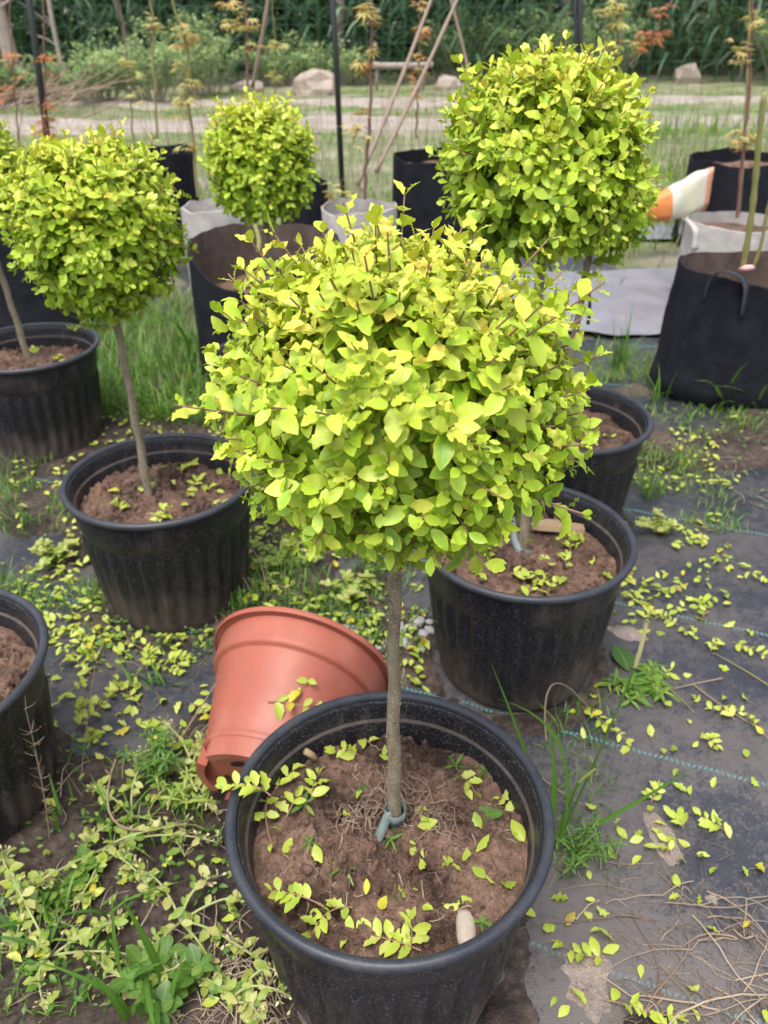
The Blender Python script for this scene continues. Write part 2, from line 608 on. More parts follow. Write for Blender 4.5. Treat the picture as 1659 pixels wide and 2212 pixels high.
def ground_mat():
    """muddy soil near the pots, greener and sandier farther off"""
    m, nt, b, out = new_mat('ground_soil')
    c = wpos(nt)
    n1 = noise(nt, 6, 6, 0.62, c); n2 = noise(nt, 55, 6, 0.7, c); n3 = noise(nt, 260, 3, 0.7, c)
    s = math_n(nt, 'ADD', math_n(nt, 'MULTIPLY', n1, 0.5), math_n(nt, 'MULTIPLY', n2, 0.5))
    near = ramp(nt, s, [(0.41, (0.020, 0.013, 0.011)), (0.50, (0.062, 0.041, 0.031)), (0.58, (0.125, 0.088, 0.069)), (0.72, (0.23, 0.175, 0.145))])
    far = ramp(nt, noise(nt, 1.6, 6, 0.65, c), [(0.36, (0.13, 0.17, 0.06)), (0.5, (0.20, 0.21, 0.10)), (0.66, (0.36, 0.31, 0.245))])
    sp = nt.nodes.new('ShaderNodeSeparateXYZ'); nt.links.new(c, sp.inputs[0])
    col = mixc(nt, ramp(nt, math_n(nt, 'MULTIPLY', sp.outputs[1], 0.1), [(0.24, (0, 0, 0)), (0.5, (1, 1, 1))]), near, far)
    nt.links.new(col, b.inputs['Base Color'])
    nt.links.new(ramp(nt, s, [(0.35, (0.5,) * 3), (0.6, (0.9,) * 3)]), b.inputs['Roughness'])
    bump(nt, b, math_n(nt, 'ADD', n2, math_n(nt, 'MULTIPLY', n3, 0.6)), 1.0, 0.010)
    return m


M['ground'] = ground_mat()


def mat_mat():
    """black woven ground cover, filmed with dried mud, teal stitched guide lines"""
    m, nt, b, out = new_mat('woven_ground_cover')
    c = wpos(nt)
    sp = nt.nodes.new('ShaderNodeSeparateXYZ'); nt.links.new(c, sp.inputs[0])
    n1 = noise(nt, 4.2, 6, 0.62, c); n2 = noise(nt, 36, 6, 0.7, c); n3 = noise(nt, 170, 3, 0.65, c)
    s = math_n(nt, 'ADD', math_n(nt, 'MULTIPLY', n1, 0.5), math_n(nt, 'ADD', math_n(nt, 'MULTIPLY', n2, 0.30), math_n(nt, 'MULTIPLY', n3, 0.32)))
    s = math_n(nt, 'SUBTRACT', s, 0.04)
    s = math_n(nt, 'ADD', s, ramp(nt, math_n(nt, 'MULTIPLY', sp.outputs[1], 0.25), [(0.16, (0.06,) * 3), (0.25, (0.01,) * 3), (0.36, (0.0,) * 3)]))
    film = ramp(nt, s, [(0.485, (0.04,) * 3), (0.525, (0.5,) * 3), (0.58, (0.85,) * 3)])
    # more mud towards the camera side, less farther out
    gy = ramp(nt, math_n(nt, 'MULTIPLY', sp.outputs[1], 0.25), [(0.16, (1.0,) * 3), (0.33, (0.70,) * 3), (0.6, (0.5,) * 3)])
    film = math_n(nt, 'MULTIPLY', film, gy)
    col = mixc(nt, film, (0.019, 0.022, 0.031), (0.120, 0.100, 0.090))
    # stitched lines
    off = math_n(nt, 'ADD', math_n(nt, 'MULTIPLY', sp.outputs[0], 0.36), math_n(nt, 'MULTIPLY', sp.outputs[1], 0.933))
    alo = math_n(nt, 'SUBTRACT', math_n(nt, 'MULTIPLY', sp.outputs[0], 0.933), math_n(nt, 'MULTIPLY', sp.outputs[1], 0.36))
    zig = math_n(nt, 'MULTIPLY', math_n(nt, 'SINE', math_n(nt, 'MULTIPLY', alo, 700)), 0.0022)
    md = math_n(nt, 'WRAP', math_n(nt, 'ADD', math_n(nt, 'SUBTRACT', off, 1.2), zig), 0.225, -0.225)
    line = math_n(nt, 'LESS_THAN', math_n(nt, 'ABSOLUTE', md), 0.0030)
    dash = math_n(nt, 'GREATER_THAN', math_n(nt, 'SINE', math_n(nt, 'MULTIPLY', alo, 620)), -0.35)
    line = math_n(nt, 'MULTIPLY', math_n(nt, 'MULTIPLY', line, dash), math_n(nt, 'SUBTRACT', 1.0, math_n(nt, 'MULTIPLY', film, 0.9)))
    col = mixc(nt, math_n(nt, 'MULTIPLY', line, 0.85), col, (0.10, 0.36, 0.34))
    nt.links.new(col, b.inputs['Base Color'])
    nt.links.new(ramp(nt, s, [(0.4, (0.33,) * 3), (0.62, (0.55,) * 3)]), b.inputs['Roughness'])
    b.inputs['Specular IOR Level'].default_value = 0.75
    wv1 = nt.nodes.new('ShaderNodeTexWave'); wv1.inputs['Scale'].default_value = 95
    wv1.bands_direction = 'X'
    nt.links.new(c, wv1.inputs['Vector'])
    wv2 = nt.nodes.new('ShaderNodeTexWave'); wv2.inputs['Scale'].default_value = 95
    wv2.bands_direction = 'Y'
    nt.links.new(c, wv2.inputs['Vector'])
    hgt = math_n(nt, 'ADD', math_n(nt, 'MULTIPLY', math_n(nt, 'MULTIPLY', wv1.outputs[1], wv2.outputs[1]), 0.5), math_n(nt, 'ADD', n3, math_n(nt, 'MULTIPLY', n2, 1.2)))
    bump(nt, b, hgt, 0.35, 0.003)
    return m


M['mat'] = mat_mat()


def terracotta_mat():
    m, nt, b, out = new_mat('terracotta_plastic')
    c = coords(nt)
    n1 = noise(nt, 9, 5, 0.6, c); n2 = noise(nt, 200, 3, 0.6, c)
    col = ramp(nt, n1, [(0.3, (0.32, 0.086, 0.054)), (0.6, (0.37, 0.108, 0.070)), (0.8, (0.41, 0.140, 0.098))])
    dirt = ramp(nt, math_n(nt, 'ADD', math_n(nt, 'MULTIPLY', noise(nt, 25, 6, 0.7, c), 0.8), math_n(nt, 'MULTIPLY', n2, 0.2)), [(0.50, (0,) * 3), (0.60, (0.22,) * 3), (0.70, (0.55,) * 3)])
    col = mixc(nt, dirt, col, (0.20, 0.105, 0.075))
    fade = ramp(nt, noise(nt, 5, 4, 0.6, c), [(0.48, (0,) * 3), (0.66, (0.30,) * 3)])
    col = mixc(nt, fade, col, (0.52, 0.27, 0.21))
    nt.links.new(col, b.inputs['Base Color'])
    b.inputs['Roughness'].default_value = 0.50
    b.inputs['Specular IOR Level'].default_value = 0.4
    bump(nt, b, n2, 0.08, 0.001)
    return m


M['terra'] = terracotta_mat()


def fabric_mat(name, c1, c2, rough=0.9, scale=14, low=None):
    m, nt, b, out = new_mat(name)
    c = coords(nt)
    n1 = noise(nt, scale, 5, 0.6, c); n2 = noise(nt, 320, 2, 0.6, c)
    s = math_n(nt, 'ADD', math_n(nt, 'MULTIPLY', n1, 0.75), math_n(nt, 'MULTIPLY', n2, 0.25))
    col = ramp(nt, s, [(0.42, c1), (0.72, c2)])
    if low:
        z = nt.nodes.new('ShaderNodeSeparateXYZ'); nt.links.new(c, z.inputs[0])
        f = math_n(nt, 'MULTIPLY', ramp(nt, math_n(nt, 'ADD', z.outputs[2], math_n(nt, 'MULTIPLY', n1, 0.22)), [(0.08, (1,) * 3), (0.36, (0,) * 3)]), 0.75)
        col = mixc(nt, f, col, low)
    nt.links.new(col, b.inputs['Base Color'])
    b.inputs['Roughness'].default_value = rough
    b.inputs['Specular IOR Level'].default_value = 0.2
    bump(nt, b, math_n(nt, 'ADD', n2, math_n(nt, 'MULTIPLY', n1, 2.0)), 0.3, 0.004)
    return m


M['felt'] = fabric_mat('black_felt', (0.008, 0.009, 0.013), (0.020, 0.021, 0.027))
M['lining'] = fabric_mat('dusty_brown_lining', (0.085, 0.062, 0.052), (0.17, 0.125, 0.105))
M['strap'] = fabric_mat('grey_webbing', (0.035, 0.037, 0.048), (0.07, 0.072, 0.085))
M['whitefelt'] = fabric_mat('off_white_felt', (0.40, 0.37, 0.34), (0.60, 0.57, 0.54), low=(0.26, 0.22, 0.17))


def path_mat():
    m, nt, b, out = new_mat('track_dirt')
    c = wpos(nt)
    n1 = noise(nt, 2.2, 6, 0.65, c); n2 = noise(nt, 25, 5, 0.7, c)
    s = math_n(nt, 'ADD', math_n(nt, 'MULTIPLY', n1, 0.6), math_n(nt, 'MULTIPLY', n2, 0.4))
    col = ramp(nt, s, [(0.38, (0.22, 0.18, 0.14)), (0.6, (0.36, 0.31, 0.265)), (0.75, (0.46, 0.41, 0.36))])
    nt.links.new(col, b.inputs['Base Color'])
    b.inputs['Roughness'].default_value = 0.9
    bump(nt, b, s, 0.5, 0.02)
    return m


M['path'] = path_mat()


def sack_mat():
    m, nt, b, out = new_mat('printed_sack')
    t = attr(nt, 'tint')
    col = ramp(nt, t, [(0.0, (0.72, 0.20, 0.03)), (0.36, (0.75, 0.24, 0.04)), (0.37, (0.74, 0.72, 0.62)), (0.6, (0.72, 0.70, 0.50)),
                       (0.9, (0.74, 0.70, 0.58)), (0.92, (0.75, 0.34, 0.24))])
    col = mixc(nt, math_n(nt, 'MULTIPLY', noise(nt, 12, 5, 0.6, coords(nt)), 0.35), col, (0.30, 0.24, 0.18))
    nt.links.new(col, b.inputs['Base Color'])
    b.inputs['Roughness'].default_value = 0.4
    return m


M['sack'] = sack_mat()
M['redprint'] = simple('red_print', (0.55, 0.12, 0.10), 0.5)

# ------------------------------------------------------------------ ground
POTS = {  # name: (x, y) of the rim centre
    'front': (0.005, 0.708), 'left': (-0.505, 1.61), 'right': (0.282, 1.356), 'backright': (0.470, 1.911),
    'backleft': (-1.102, 2.43), 'leftlow': (-0.767, 0.986), 'hidden': (-0.31, 2.33)}


def mudmask(x, y):
    """1 where bare mud lies on top of the ground cover"""
    m = 0.66 + 0 * x
    m = m - 0.62 * np.exp(-(((x + 0.57) / 0.26) ** 2 + ((y - 1.33) / 0.22) ** 2))        # bare cover between the left pots
    m = m - 0.60 * sst(0.10, 0.42, x - 0.10 * np.sin(3 * y)) * (1 - sst(2.05, 2.45, y)) * sst(0.55, 0.85, y + 0.25 * x)
    m = m - 0.30 * np.exp(-(((x - 0.05) / 0.22) ** 2 + ((y - 1.15) / 0.12) ** 2))
    m = m - 0.28 * np.exp(-(((x + 0.30) / 0.13) ** 2 + ((y - 0.82) / 0.14) ** 2))
    m = m - 0.30 * np.exp(-(((x - 0.95) / 0.55) ** 2 + ((y - 3.05) / 0.42) ** 2))
    m = m - 0.45 * np.exp(-(((x + 1.0) / 0.3) ** 2 + ((y - 1.75) / 0.16) ** 2))
    m = m - 0.40 * np.exp(-(((x - 1.25) / 0.5) ** 2 + ((y - 4.2) / 0.3) ** 2))
    m = m - 0.18 * np.exp(-(((x - 0.45) / 0.3) ** 2 + ((y - 0.6) / 0.2) ** 2))
    m = m + 0.40 * np.exp(-(((x - 0.75) / 0.5) ** 2 + ((y - 2.28) / 0.13) ** 2))         # weedy strip behind the pots
    m = m + 0.30 * sst(0.10, 0.25, -x) * (1 - sst(0.95, 1.12, y))
    m = m + (fbm(x * 5, y * 5, 11, 5) - 0.5) * 1.0
    return m


def mound(x, y):
    z = 0
    for n, (px, py) in POTS.items():
        d = np.hypot(x - px, y - py)
        z = z + 0.020 * np.exp(-((d - 0.19) / 0.05) ** 2)
    return z


def gh(x, y):
    x = np.asarray(x, float); y = np.asarray(y, float)
    near = 1 - sst(3.6, 5.0, y)
    m = mudmask(x, y)
    z = (-0.016 + 0.034 * sst(0.36, 0.80, m)) * near
    z = z + (fbm(x * 9, y * 9, 3, 5) - 0.5) * 0.020 * sst(0.30, 0.55, m) * near
    z = z + (fbm(x * 38, y * 38, 5, 3) - 0.5) * (0.006 + 0.012 * sst(0.45, 0.8, m)) * near
    z = z + mound(x, y) * near
    far = 1 - near
    z = z + far * ((fbm(x * 1.3, y * 1.3, 9, 4) - 0.5) * 0.12)
    z = z + 0.10 * np.exp(-((y - 8.6) / 0.9) ** 2) * sst(1.0, 3.0, x)          # low bank beside the track
    return z


def mz(x, y):
    wr_ = np.exp(-((fbm(x * 2.1 + 4, y * 3.4, 25, 2) - 0.5) / 0.035) ** 2)
    return wr_ * 0.005 + (fbm(x * 3.2, y * 3.2, 21, 3) - 0.5) * 0.012 + (fbm(x * 14, y * 14, 22, 2) - 0.5) * 0.004


def axis(lo, hi, fine, far_lo, far_hi, grow=1.12):
    c = list(np.arange(lo, hi, fine))
    s, p = fine, c[-1]
    while p < far_hi:
        s *= grow; p += s; c.append(p)
    s, p = fine, c[0]
    pre = []
    while p > far_lo:
        s *= grow; p -= s; pre.append(p)
    return np.array(pre[::-1] + c)


def grid_mesh(xs, ys, zf):
    X, Y = np.meshgrid(xs, ys)
    Z = zf(X, Y)
    v = np.stack([X, Y, Z], -1).reshape(-1, 3)
    nx, ny = len(xs), len(ys)
    i = np.arange(ny - 1)[:, None] * nx; j = np.arange(nx - 1)[None, :]
    q = np.stack([i + j, i + j + 1, i + nx + j + 1, i + nx + j], -1).reshape(-1, 4)
    return v, q


b_ = MB()
v, q = grid_mesh(axis(-1.15, 1.35, 0.0085, -160, 160), axis(0.42, 2.4, 0.0085, -60, 240), gh)
b_.add(v, q)
tag(b_.build('ground', M['ground']), kind='structure')
b_ = MB()
v, q = grid_mesh(np.arange(-1.9, 2.6, 0.03), np.arange(-0.2, 4.7, 0.03), mz)
b_.add(v, q)
tag(b_.build('weed_mat', M['mat']), kind='structure')

sheet = simple('painted_sheen_sheet', (0.30, 0.30, 0.355), 0.42, (0.13, 0.115, 0.115), 4, 0.62, 0.25, 40, spec=0.6)  # sky reflection on the mat painted as a pale base colour, with dust
for (x0_, x1_, y0_, y1_, sd) in ((0.35, 2.0, 3.38, 4.32, 3), (0.9, 2.4, 4.95, 5.35, 8)):
    b_ = MB()
    sag = lambda X, Y: gh(X, Y) * 0.3 + 0.03 + (fbm(X * 4, Y * 4, 200 + sd, 3) - 0.5) * 0.03
    v, q = grid_mesh(np.linspace(x0_, x1_, 60), np.linspace(y0_, y1_, 40), sag)
    v[:, 1] += (fbm(v[:, 0] * 3, 0 * v[:, 0], 210 + sd, 3) - 0.5) * 0.12
    v[:40 * 60:1, 2] -= 0.0
    b_.add(v, q)
    tag(b_.build('painted_sheen_weed_mat', sheet), kind='structure')

# two wheel tracks of the farm road, beyond the fence
for (ya, yb, sd) in ((10.0, 11.3, 1), (12.6, 13.6, 2)):
    b_ = MB()
    xs = np.arange(-16, 16, 0.12); t = np.linspace(0, 1, 12)
    Xg, Tg = np.meshgrid(xs, t)
    ea = ya + (fbm(Xg * 0.9, 0 * Xg, 30 + sd, 4) - 0.5) * 0.9 + 0.02 * Xg
    eb = yb + (fbm(Xg * 0.9, 0 * Xg + 9, 40 + sd, 4) - 0.5) * 0.9 + 0.02 * Xg
    Yg = ea + (eb - ea) * Tg
    Zg = gh(Xg, Yg) + 0.02 + 0.02 * np.sin(np.pi * Tg)
    Zg[0] -= 0.06; Zg[-1] -= 0.06
    nx = len(xs)
    i = np.arange(11)[:, None] * nx; j = np.arange(nx - 1)[None, :]
    b_.add(np.stack([Xg, Yg, Zg], -1), np.stack([i + j, i + j + 1, i + nx + j + 1, i + nx + j], -1).reshape(-1, 4))
    tag(b_.build('dirt_track', M['path']), kind='structure')


# ------------------------------------------------------------------ nursery pots
RP, HP, RB = 0.215, 0.335, 0.160
NF = 30


def flute(r, z, th):
    env = sst(0.03, 0.06, z) * (1 - sst(0.215, 0.245, z))
    s = np.cos(NF * th)
    return env * 0.0072 * (2 * np.clip(0.5 + 0.5 * s, 0, 1) ** 0.45 - 1)


def wall_r(z):
    return RB + (0.197 - RB) * (z / 0.32) + 0.004 * sst(0.24, 0.256, z)


zs = np.array([0.0, 0.004, 0.012, 0.03, 0.036, 0.045, 0.06, 0.10, 0.14, 0.18, 0.21, 0.22, 0.23, 0.24, 0.248, 0.256, 0.275, 0.30, 0.318])
prof = [(0.001, 0.003), (RB - 0.02, 0.003)] + [(wall_r(z) - (0.006 if z < 0.003 else 0.002 if z < 0.008 else 0), z) for z in zs]
prof += [(0.1985, 0.327), (0.1965, 0.324), (0.194, 0.312), (0.19215, 0.2965), (0.192, 0.296), (0.1885, 0.293), (0.1882, 0.2925), (0.187, 0.287), (0.184, 0.25), (0.181, 0.22)]
b_ = MB()
lathe(b_, prof, 120, flute=lambda r, z, th: np.where((r > wall_r(z) - 0.0015), flute(r, z, th), 0))
tt_ = np.concatenate(b_.tint); kk_ = 120
for row_, (r0_, z0_) in enumerate(prof):
    if r0_ < 0.1923 and 0.2928 < z0_ < 0.2963: tt_[row_ * kk_:(row_ + 1) * kk_] = 1.0
b_.tint = [tt_]
POT_WALL = b_.mesh('wall', M['pot'])
rp = []
for a in np.linspace(-0.35 * np.pi, 1.08 * np.pi, 13):
    rp.append((0.2075 + 0.0075 * math.cos(a), 0.3275 + 0.0078 * math.sin(a)))
rp += [(0.1975, 0.322), (0.1955, 0.3175), (0.1965, 0.312), (0.2015, 0.3125), (0.2040, 0.3165), (0.2075, 0.3185)]
b_ = MB()
lathe(b_, rp, 120, close=True)
POT_RIM = b_.mesh('rim', M['rim'])
SOIL_Z = 0.272


def soil_h(lx, ly, seed):
    d = np.hypot(lx, ly)
    h = (fbm(lx * 14 + seed * 7, ly * 14, 60 + seed, 5) - 0.5) * 0.034
    ro = sst(0.42, 0.62, fbm(lx * 11 + 3 * seed, ly * 11, 150 + seed, 3))
    h = h + ro * (fbm(lx * 85, ly * 85 + seed, 80 + seed, 4) - 0.5) * 0.050 + (fbm(lx * 160, ly * 160, 81, 2) - 0.5) * 0.003
    rd = np.abs(fbm(lx * 26 + seed, ly * 26, 120 + seed, 2) - 0.5)
    h = h - 0.006 * np.exp(-(rd / 0.03) ** 2)
    return h - 0.010 * sst(0.14, 0.185, d) + 0.010 * np.exp(-(d / 0.03) ** 2)


def nursery_pot(key, label, rot=0.0, seed=0, tilt=(0, 0), zoff=0.0):
    x, y = POTS[key]
    root = empty('nursery_pot', (x, y, zoff), label, 'plant pot', 'black nursery pots')
    root.rotation_euler = (tilt[0], tilt[1], 0)
    for nme, me in (('wall', POT_WALL), ('rim', POT_RIM)):
        inst(nme, me, root, Matrix.Rotation(rot, 4, 'Z'))
    b = MB()
    nr, nt_ = (110, 300) if key in ('front', 'right', 'left', 'leftlow') else (60, 150)
    rr = 0.1875 * np.linspace(0.0, 1, nr) ** 0.8
    th = np.arange(nt_) * 2 * np.pi / nt_
    Rr, Th = np.meshgrid(rr, th, indexing='ij')
    lx, ly = Rr * np.cos(Th), Rr * np.sin(Th)
    lz = SOIL_Z + soil_h(lx, ly, seed)
    i = np.arange(nr - 1)[:, None] * nt_; j = np.arange(nt_)[None, :]; jn = (j + 1) % nt_
    b.add(np.stack([lx, ly, lz], -1), np.stack([i + j, i + jn, i + nt_ + jn, i + nt_ + j], -1).reshape(-1, 4))
    # loose crumbs and clods are part of the soil
    nb = 420
    a = rng.uniform(0, 6.28, nb); d = 0.178 * np.sqrt(rng.uniform(0, 1, nb))
    for k in range(nb):
        s = rng.uniform(0.0010, 0.0038) * (2.4 if rng.random() < 0.08 else 1)
        c = np.array([d[k] * math.cos(a[k]), d[k] * math.sin(a[k]), 0]); c[2] = SOIL_Z + float(soil_h(c[0], c[1], seed)) + s * 0.2
        o8 = np.array([[1, 0, 0], [-1, 0, 0], [0, 1, 0], [0, -1, 0], [0, 0, 1], [0, 0, -1], [.6, .6, .5], [-.6, .6, .5], [-.6, -.6, .5], [.6, -.6, .5]]) * rng.uniform(0.7, 1.2, (10, 1))
        b.add(c + o8 * s, None, [(0, 6, 4), (6, 2, 4), (2, 7, 4), (7, 1, 4), (1, 8, 4), (8, 3, 4), (3, 9, 4), (9, 0, 4), (0, 2, 6), (2, 1, 7), (1, 3, 8), (3, 0, 9), (0, 5, 2), (2, 5, 1), (1, 5, 3), (3, 5, 0)])
    b.build('soil', M['soil'], root)
    root['seed'] = seed
    return root


def soil_at(key, wx, wy, seed):
    px, py = POTS[key]
    return SOIL_Z + float(soil_h(wx - px, wy - py, seed))


SEEDS = {'front': 1, 'left': 2, 'right': 3, 'backright': 4, 'backleft': 5, 'leftlow': 6, 'hidden': 7}
nursery_pot('front', 'black nursery pot with a pale oblong stone on its soil, touching the tipped terracotta pot', 0.3, 1)
nursery_pot('left', 'black nursery pot with dry hooked stalks leaning on its wall, behind the tipped pot', 1.1, 2, zoff=-0.004)
nursery_pot('right', 'black ribbed nursery pot with a flat wood chip on its soil', 2.0, 3, zoff=0.0)
nursery_pot('backright', 'black nursery pot close behind the pot that holds the wood chip', 0.7, 4)
nursery_pot('backleft', 'black nursery pot with a grass tuft at its foot, before a black grow bag', 0.2, 5)
nursery_pot('leftlow', 'mud-stained black nursery pot with a dead bristly weed standing against its wall', 0.9, 6)
nursery_pot('hidden', 'black nursery pot standing just before the open brown-lined grow bag', 0.5, 7)

# ------------------------------------------------------------------ lollipop trees
TINTS = [0.18, 0.34, 0.46, 0.56, 0.66, 0.78, 0.95]


def leaf_bank(name, tm, mat, tints):
    T, q, uv = tm
    out = []
    for t in tints:
        row = []
        for s in range(len(T)):
            b = MB()
            b.add(T[s], q, None, t, uv)
            row.append(b.mesh(name, mat))
        out.append(row)
    return out


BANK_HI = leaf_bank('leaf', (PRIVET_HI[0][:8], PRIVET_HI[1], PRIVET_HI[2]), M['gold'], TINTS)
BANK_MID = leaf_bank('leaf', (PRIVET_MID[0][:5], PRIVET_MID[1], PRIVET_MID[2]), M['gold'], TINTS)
BANK_LIT = leaf_bank('fallen_leaf', LITTER, M['litter'], [0.12, 0.3, 0.42, 0.52, 0.64, 0.76, 0.9, 0.985])


def mat4(R, s, p):
    m = Matrix.Identity(4)
    for a in range(3):
        for c in range(3):
            m[a][c] = float(R[a, c]) * float(s)
        m[a][3] = float(p[a])
    return m


def fib(n):
    k = np.arange(n) + 0.5
    z = 1 - 2 * k / n
    ph = np.pi * (1 + 5 ** 0.5) * k
    s = np.sqrt(1 - z * z)
    return np.stack([s * np.cos(ph), s * np.sin(ph), z], -1)


def lollipop(label, base, C, rx, rz, trunk_r, ntwig, leaf_len, tm, bank, nind, seed, lean=None, spr=0.03, sprouts=0, ragged=0.10, bend=0.008, pw=2.5, flat_bot=0.0):
    global rng
    rng_keep, rng = rng, np.random.default_rng(seed)
    r = rng
    base = np.asarray(base, float); C = np.asarray(C, float)
    root = empty('lollipop_tree', base, label, 'tree', 'golden lollipop trees')
    top = C + np.array([0, 0, -0.30 * rz])
    # trunk
    t = np.linspace(0, 1, 22)[:, None]
    mid = (base + top) / 2 + np.array([r.normal(0, bend), r.normal(0, bend), 0])
    pts = (1 - t) ** 2 * (base - [0, 0, 0.02]) + 2 * t * (1 - t) * mid + t ** 2 * top
    pts[:, 0] += 0.0012 * np.sin(t[:, 0] * 31); pts[:, 1] += 0.0012 * np.cos(t[:, 0] * 27)
    rad = trunk_r * (1.08 - 0.25 * t[:, 0]) * (1 + 0.05 * r.normal(size=22))
    rad[:2] *= 1.08
    b = MB()
    tube(b, pts, rad, 12)
    for k in range(18):     # leaf-scar knobs
        a = r.uniform(0.06, 0.75); i = int(a * 21); th = r.uniform(0, 6.28)
        p = pts[i] + (pts[i + 1] - pts[i]) * (a * 21 - i)
        d = np.array([math.cos(th), math.sin(th), 0.35])
        tube(b, [p + d * trunk_r * 0.7, p + d * trunk_r * 1.12, p + d * trunk_r * 1.3], [trunk_r * 0.26, trunk_r * 0.2, trunk_r * 0.05], 5)
    b.build('trunk', M['bark'], root, origin=base)
    # twigs
    dirs = nrm(fib(ntwig) + r.normal(0, 0.10, (ntwig, 3)))
    dirs = dirs[dirs[:, 2] > -0.93]
    n = len(dirs)
    az = np.arctan2(dirs[:, 1], dirs[:, 0])
    lump = 1 + ragged * (fbm(az * 1.3 + 20, dirs[:, 2] * 2.0 + 5, seed, 3) - 0.5) * 2
    hz = np.hypot(dirs[:, 0], dirs[:, 1])
    rad_s = 1.0 / ((hz / rx) ** pw + (np.abs(dirs[:, 2]) / np.where(dirs[:, 2] > 0, rz, rz * (1 - flat_bot))) ** pw) ** (1 / pw)
    ln = rad_s * lump * r.uniform(0.84, 1.0, n)
    ext = r.random(n) < 0.05 + 0.16 * np.clip(dirs[:, 2], 0, 1)
    ln[ext] += r.uniform(0.3, 1.0, ext.sum()) * spr
    E = C + dirs * ln[:, None]
    S0 = top + np.array([0, 0, 0.12 * rz]) + dirs * rx * 0.10
    tw, limb = MB(), MB()
    P, D, N, S, TT, RA = [], [], [], [], [], []
    for i in range(n):
        mid = (S0[i] + E[i]) / 2 + np.array([0, 0, -0.05 * rx * hz[i]]) + r.normal(0, 0.006, 3)
        L = np.linalg.norm(E[i] - S0[i])
        cv = bez(S0[i], mid, E[i], 12)
        if i % 2 == 0 or ext[i]:
            k0 = 5
            cut = 1 if r.random() < 0.35 else 0
            pp = cv[k0:]
            if cut:
                pp = np.vstack([pp, pp[-1] + (pp[-1] - pp[-2]) * 0.45])
            tube(tw, pp, np.linspace(0.0013, 0.0008, len(pp)), 5)
        step = leaf_len * 0.50
        dist = 0.0; k = r.integers(0, 2)
        span = L * 0.56
        nn = max(3, int(span / step))
        roll0 = r.uniform(0, 3.14)
        for j in range(nn):
            tp = 1 - (j * step) / L
            x = tp * 11; a = min(int(x), 10)
            p = cv[a] + (cv[a + 1] - cv[a]) * (x - a)
            d = nrm(cv[min(a + 1, 11)] - cv[a])
            e1 = nrm(np.cross(d, [0.1, 0.2, 1.0])); e2 = np.cross(d, e1)
            rl = roll0 + (j % 2) * 1.57 + r.normal(0, 0.25)
            for sgn in (1, -1):
                sd = sgn * (math.cos(rl) * e1 + math.sin(rl) * e2)
                op = r.uniform(0.75, 1.35) if j > 0 else r.uniform(0.35, 0.8)
                ld = d * math.cos(op) + sd * math.sin(op) + r.normal(0, 0.16, 3)
                ld[2] -= 0.22 * max(0, -dirs[i][2] + 0.35)
                nv = d * 1.0 + np.array([0, 0, 0.45]) + r.normal(0, 0.25, 3) - sd * 0.25
                sz = leaf_len * r.triangular(0.48, 0.95, 1.28) * (0.62 if j == 0 else 0.88 if j == 1 else 1.0)
                P.append(p + sd * 0.0012); D.append(ld); N.append(nv); S.append(sz)
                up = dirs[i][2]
                tt = 0.38 + 0.25 * up + 0.14 * (j < 2) - 0.055 * max(0, j - 2) + r.normal(0, 0.105)  # leaf age, plus crown shade painted into the lower and inner leaves
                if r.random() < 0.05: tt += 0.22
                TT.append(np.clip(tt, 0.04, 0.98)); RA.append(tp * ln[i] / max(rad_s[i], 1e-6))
    for k in range(9):      # main limbs
        i = r.integers(0, n)
        tube(limb, bez(top - [0, 0, 0.01], (top + E[i]) / 2 + [0, 0, 0.02], S0[i] + (E[i] - S0[i]) * 0.55, 8), np.linspace(trunk_r * 0.55, trunk_r * 0.16, 8), 6)
    for k in range(sprouts):    # stray shoots on the trunk below the crown
        a0 = pts[int(r.uniform(0.74, 0.90) * 21)]
        th = r.uniform(-2.8, 0.5)
        e = a0 + np.array([math.cos(th), math.sin(th), 0.25]) * r.uniform(0.05, 0.10)
        cv = bez(a0, (a0 + e) / 2 + [0, 0, 0.01], e, 7)
        tube(tw, cv, np.linspace(0.0016, 0.001, 7), 5)
        for j in range(1, 7):
            d = nrm(cv[j] - cv[j - 1]); e1 = nrm(np.cross(d, [0, 0, 1.0]))
            for sgn in (1, -1):
                P.append(cv[j]); D.append(d * 0.5 + sgn * e1 + r.normal(0, 0.2, 3)); N.append(np.array([0, 0, 1.0]) + r.normal(0, 0.3, 3))
                S.append(leaf_len * r.uniform(0.8, 1.15)); TT.append(np.clip(r.normal(0.5, 0.12), 0.05, 0.95)); RA.append(0.4)
    P, D, N, S, TT, RA = map(np.array, (P, D, N, S, TT, RA))
    for k in range(len(tw.v)):
        pass
    crown = tw.build('crown', M['twig'], root, origin=base)
    limb.build('branch', M['bark'], root, origin=base)
    # the leaves that show largest from the photograph's side are separate pieces
    Rf = frames(D, N)
    Pm = P + nrm(D) * S[:, None] * 0.5
    view = nrm(np.array([0, 0, H]) - Pm)
    facing = np.abs((Rf[:, :, 2] * view).sum(-1))
    outw = ((Pm - C) / np.array([rx, rx, rz]))
    depth = (outw * view).sum(-1)
    score = S / leaf_len * (0.25 + facing) * np.clip(np.linalg.norm(outw, axis=1) - 0.55, 0, 1) * np.clip(depth + 0.12, 0, 1)
    ind = np.argsort(-score)[:nind]
    mask = np.ones(len(P), bool); mask[ind] = False
    b = MB()
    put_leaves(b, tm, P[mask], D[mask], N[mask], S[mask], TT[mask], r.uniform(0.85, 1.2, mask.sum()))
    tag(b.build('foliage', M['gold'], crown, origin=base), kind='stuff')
    tn = np.array(TINTS)
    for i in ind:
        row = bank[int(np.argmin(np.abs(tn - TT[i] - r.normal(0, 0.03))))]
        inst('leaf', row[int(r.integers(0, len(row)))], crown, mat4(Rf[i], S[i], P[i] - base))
    rng = rng_keep
    return root


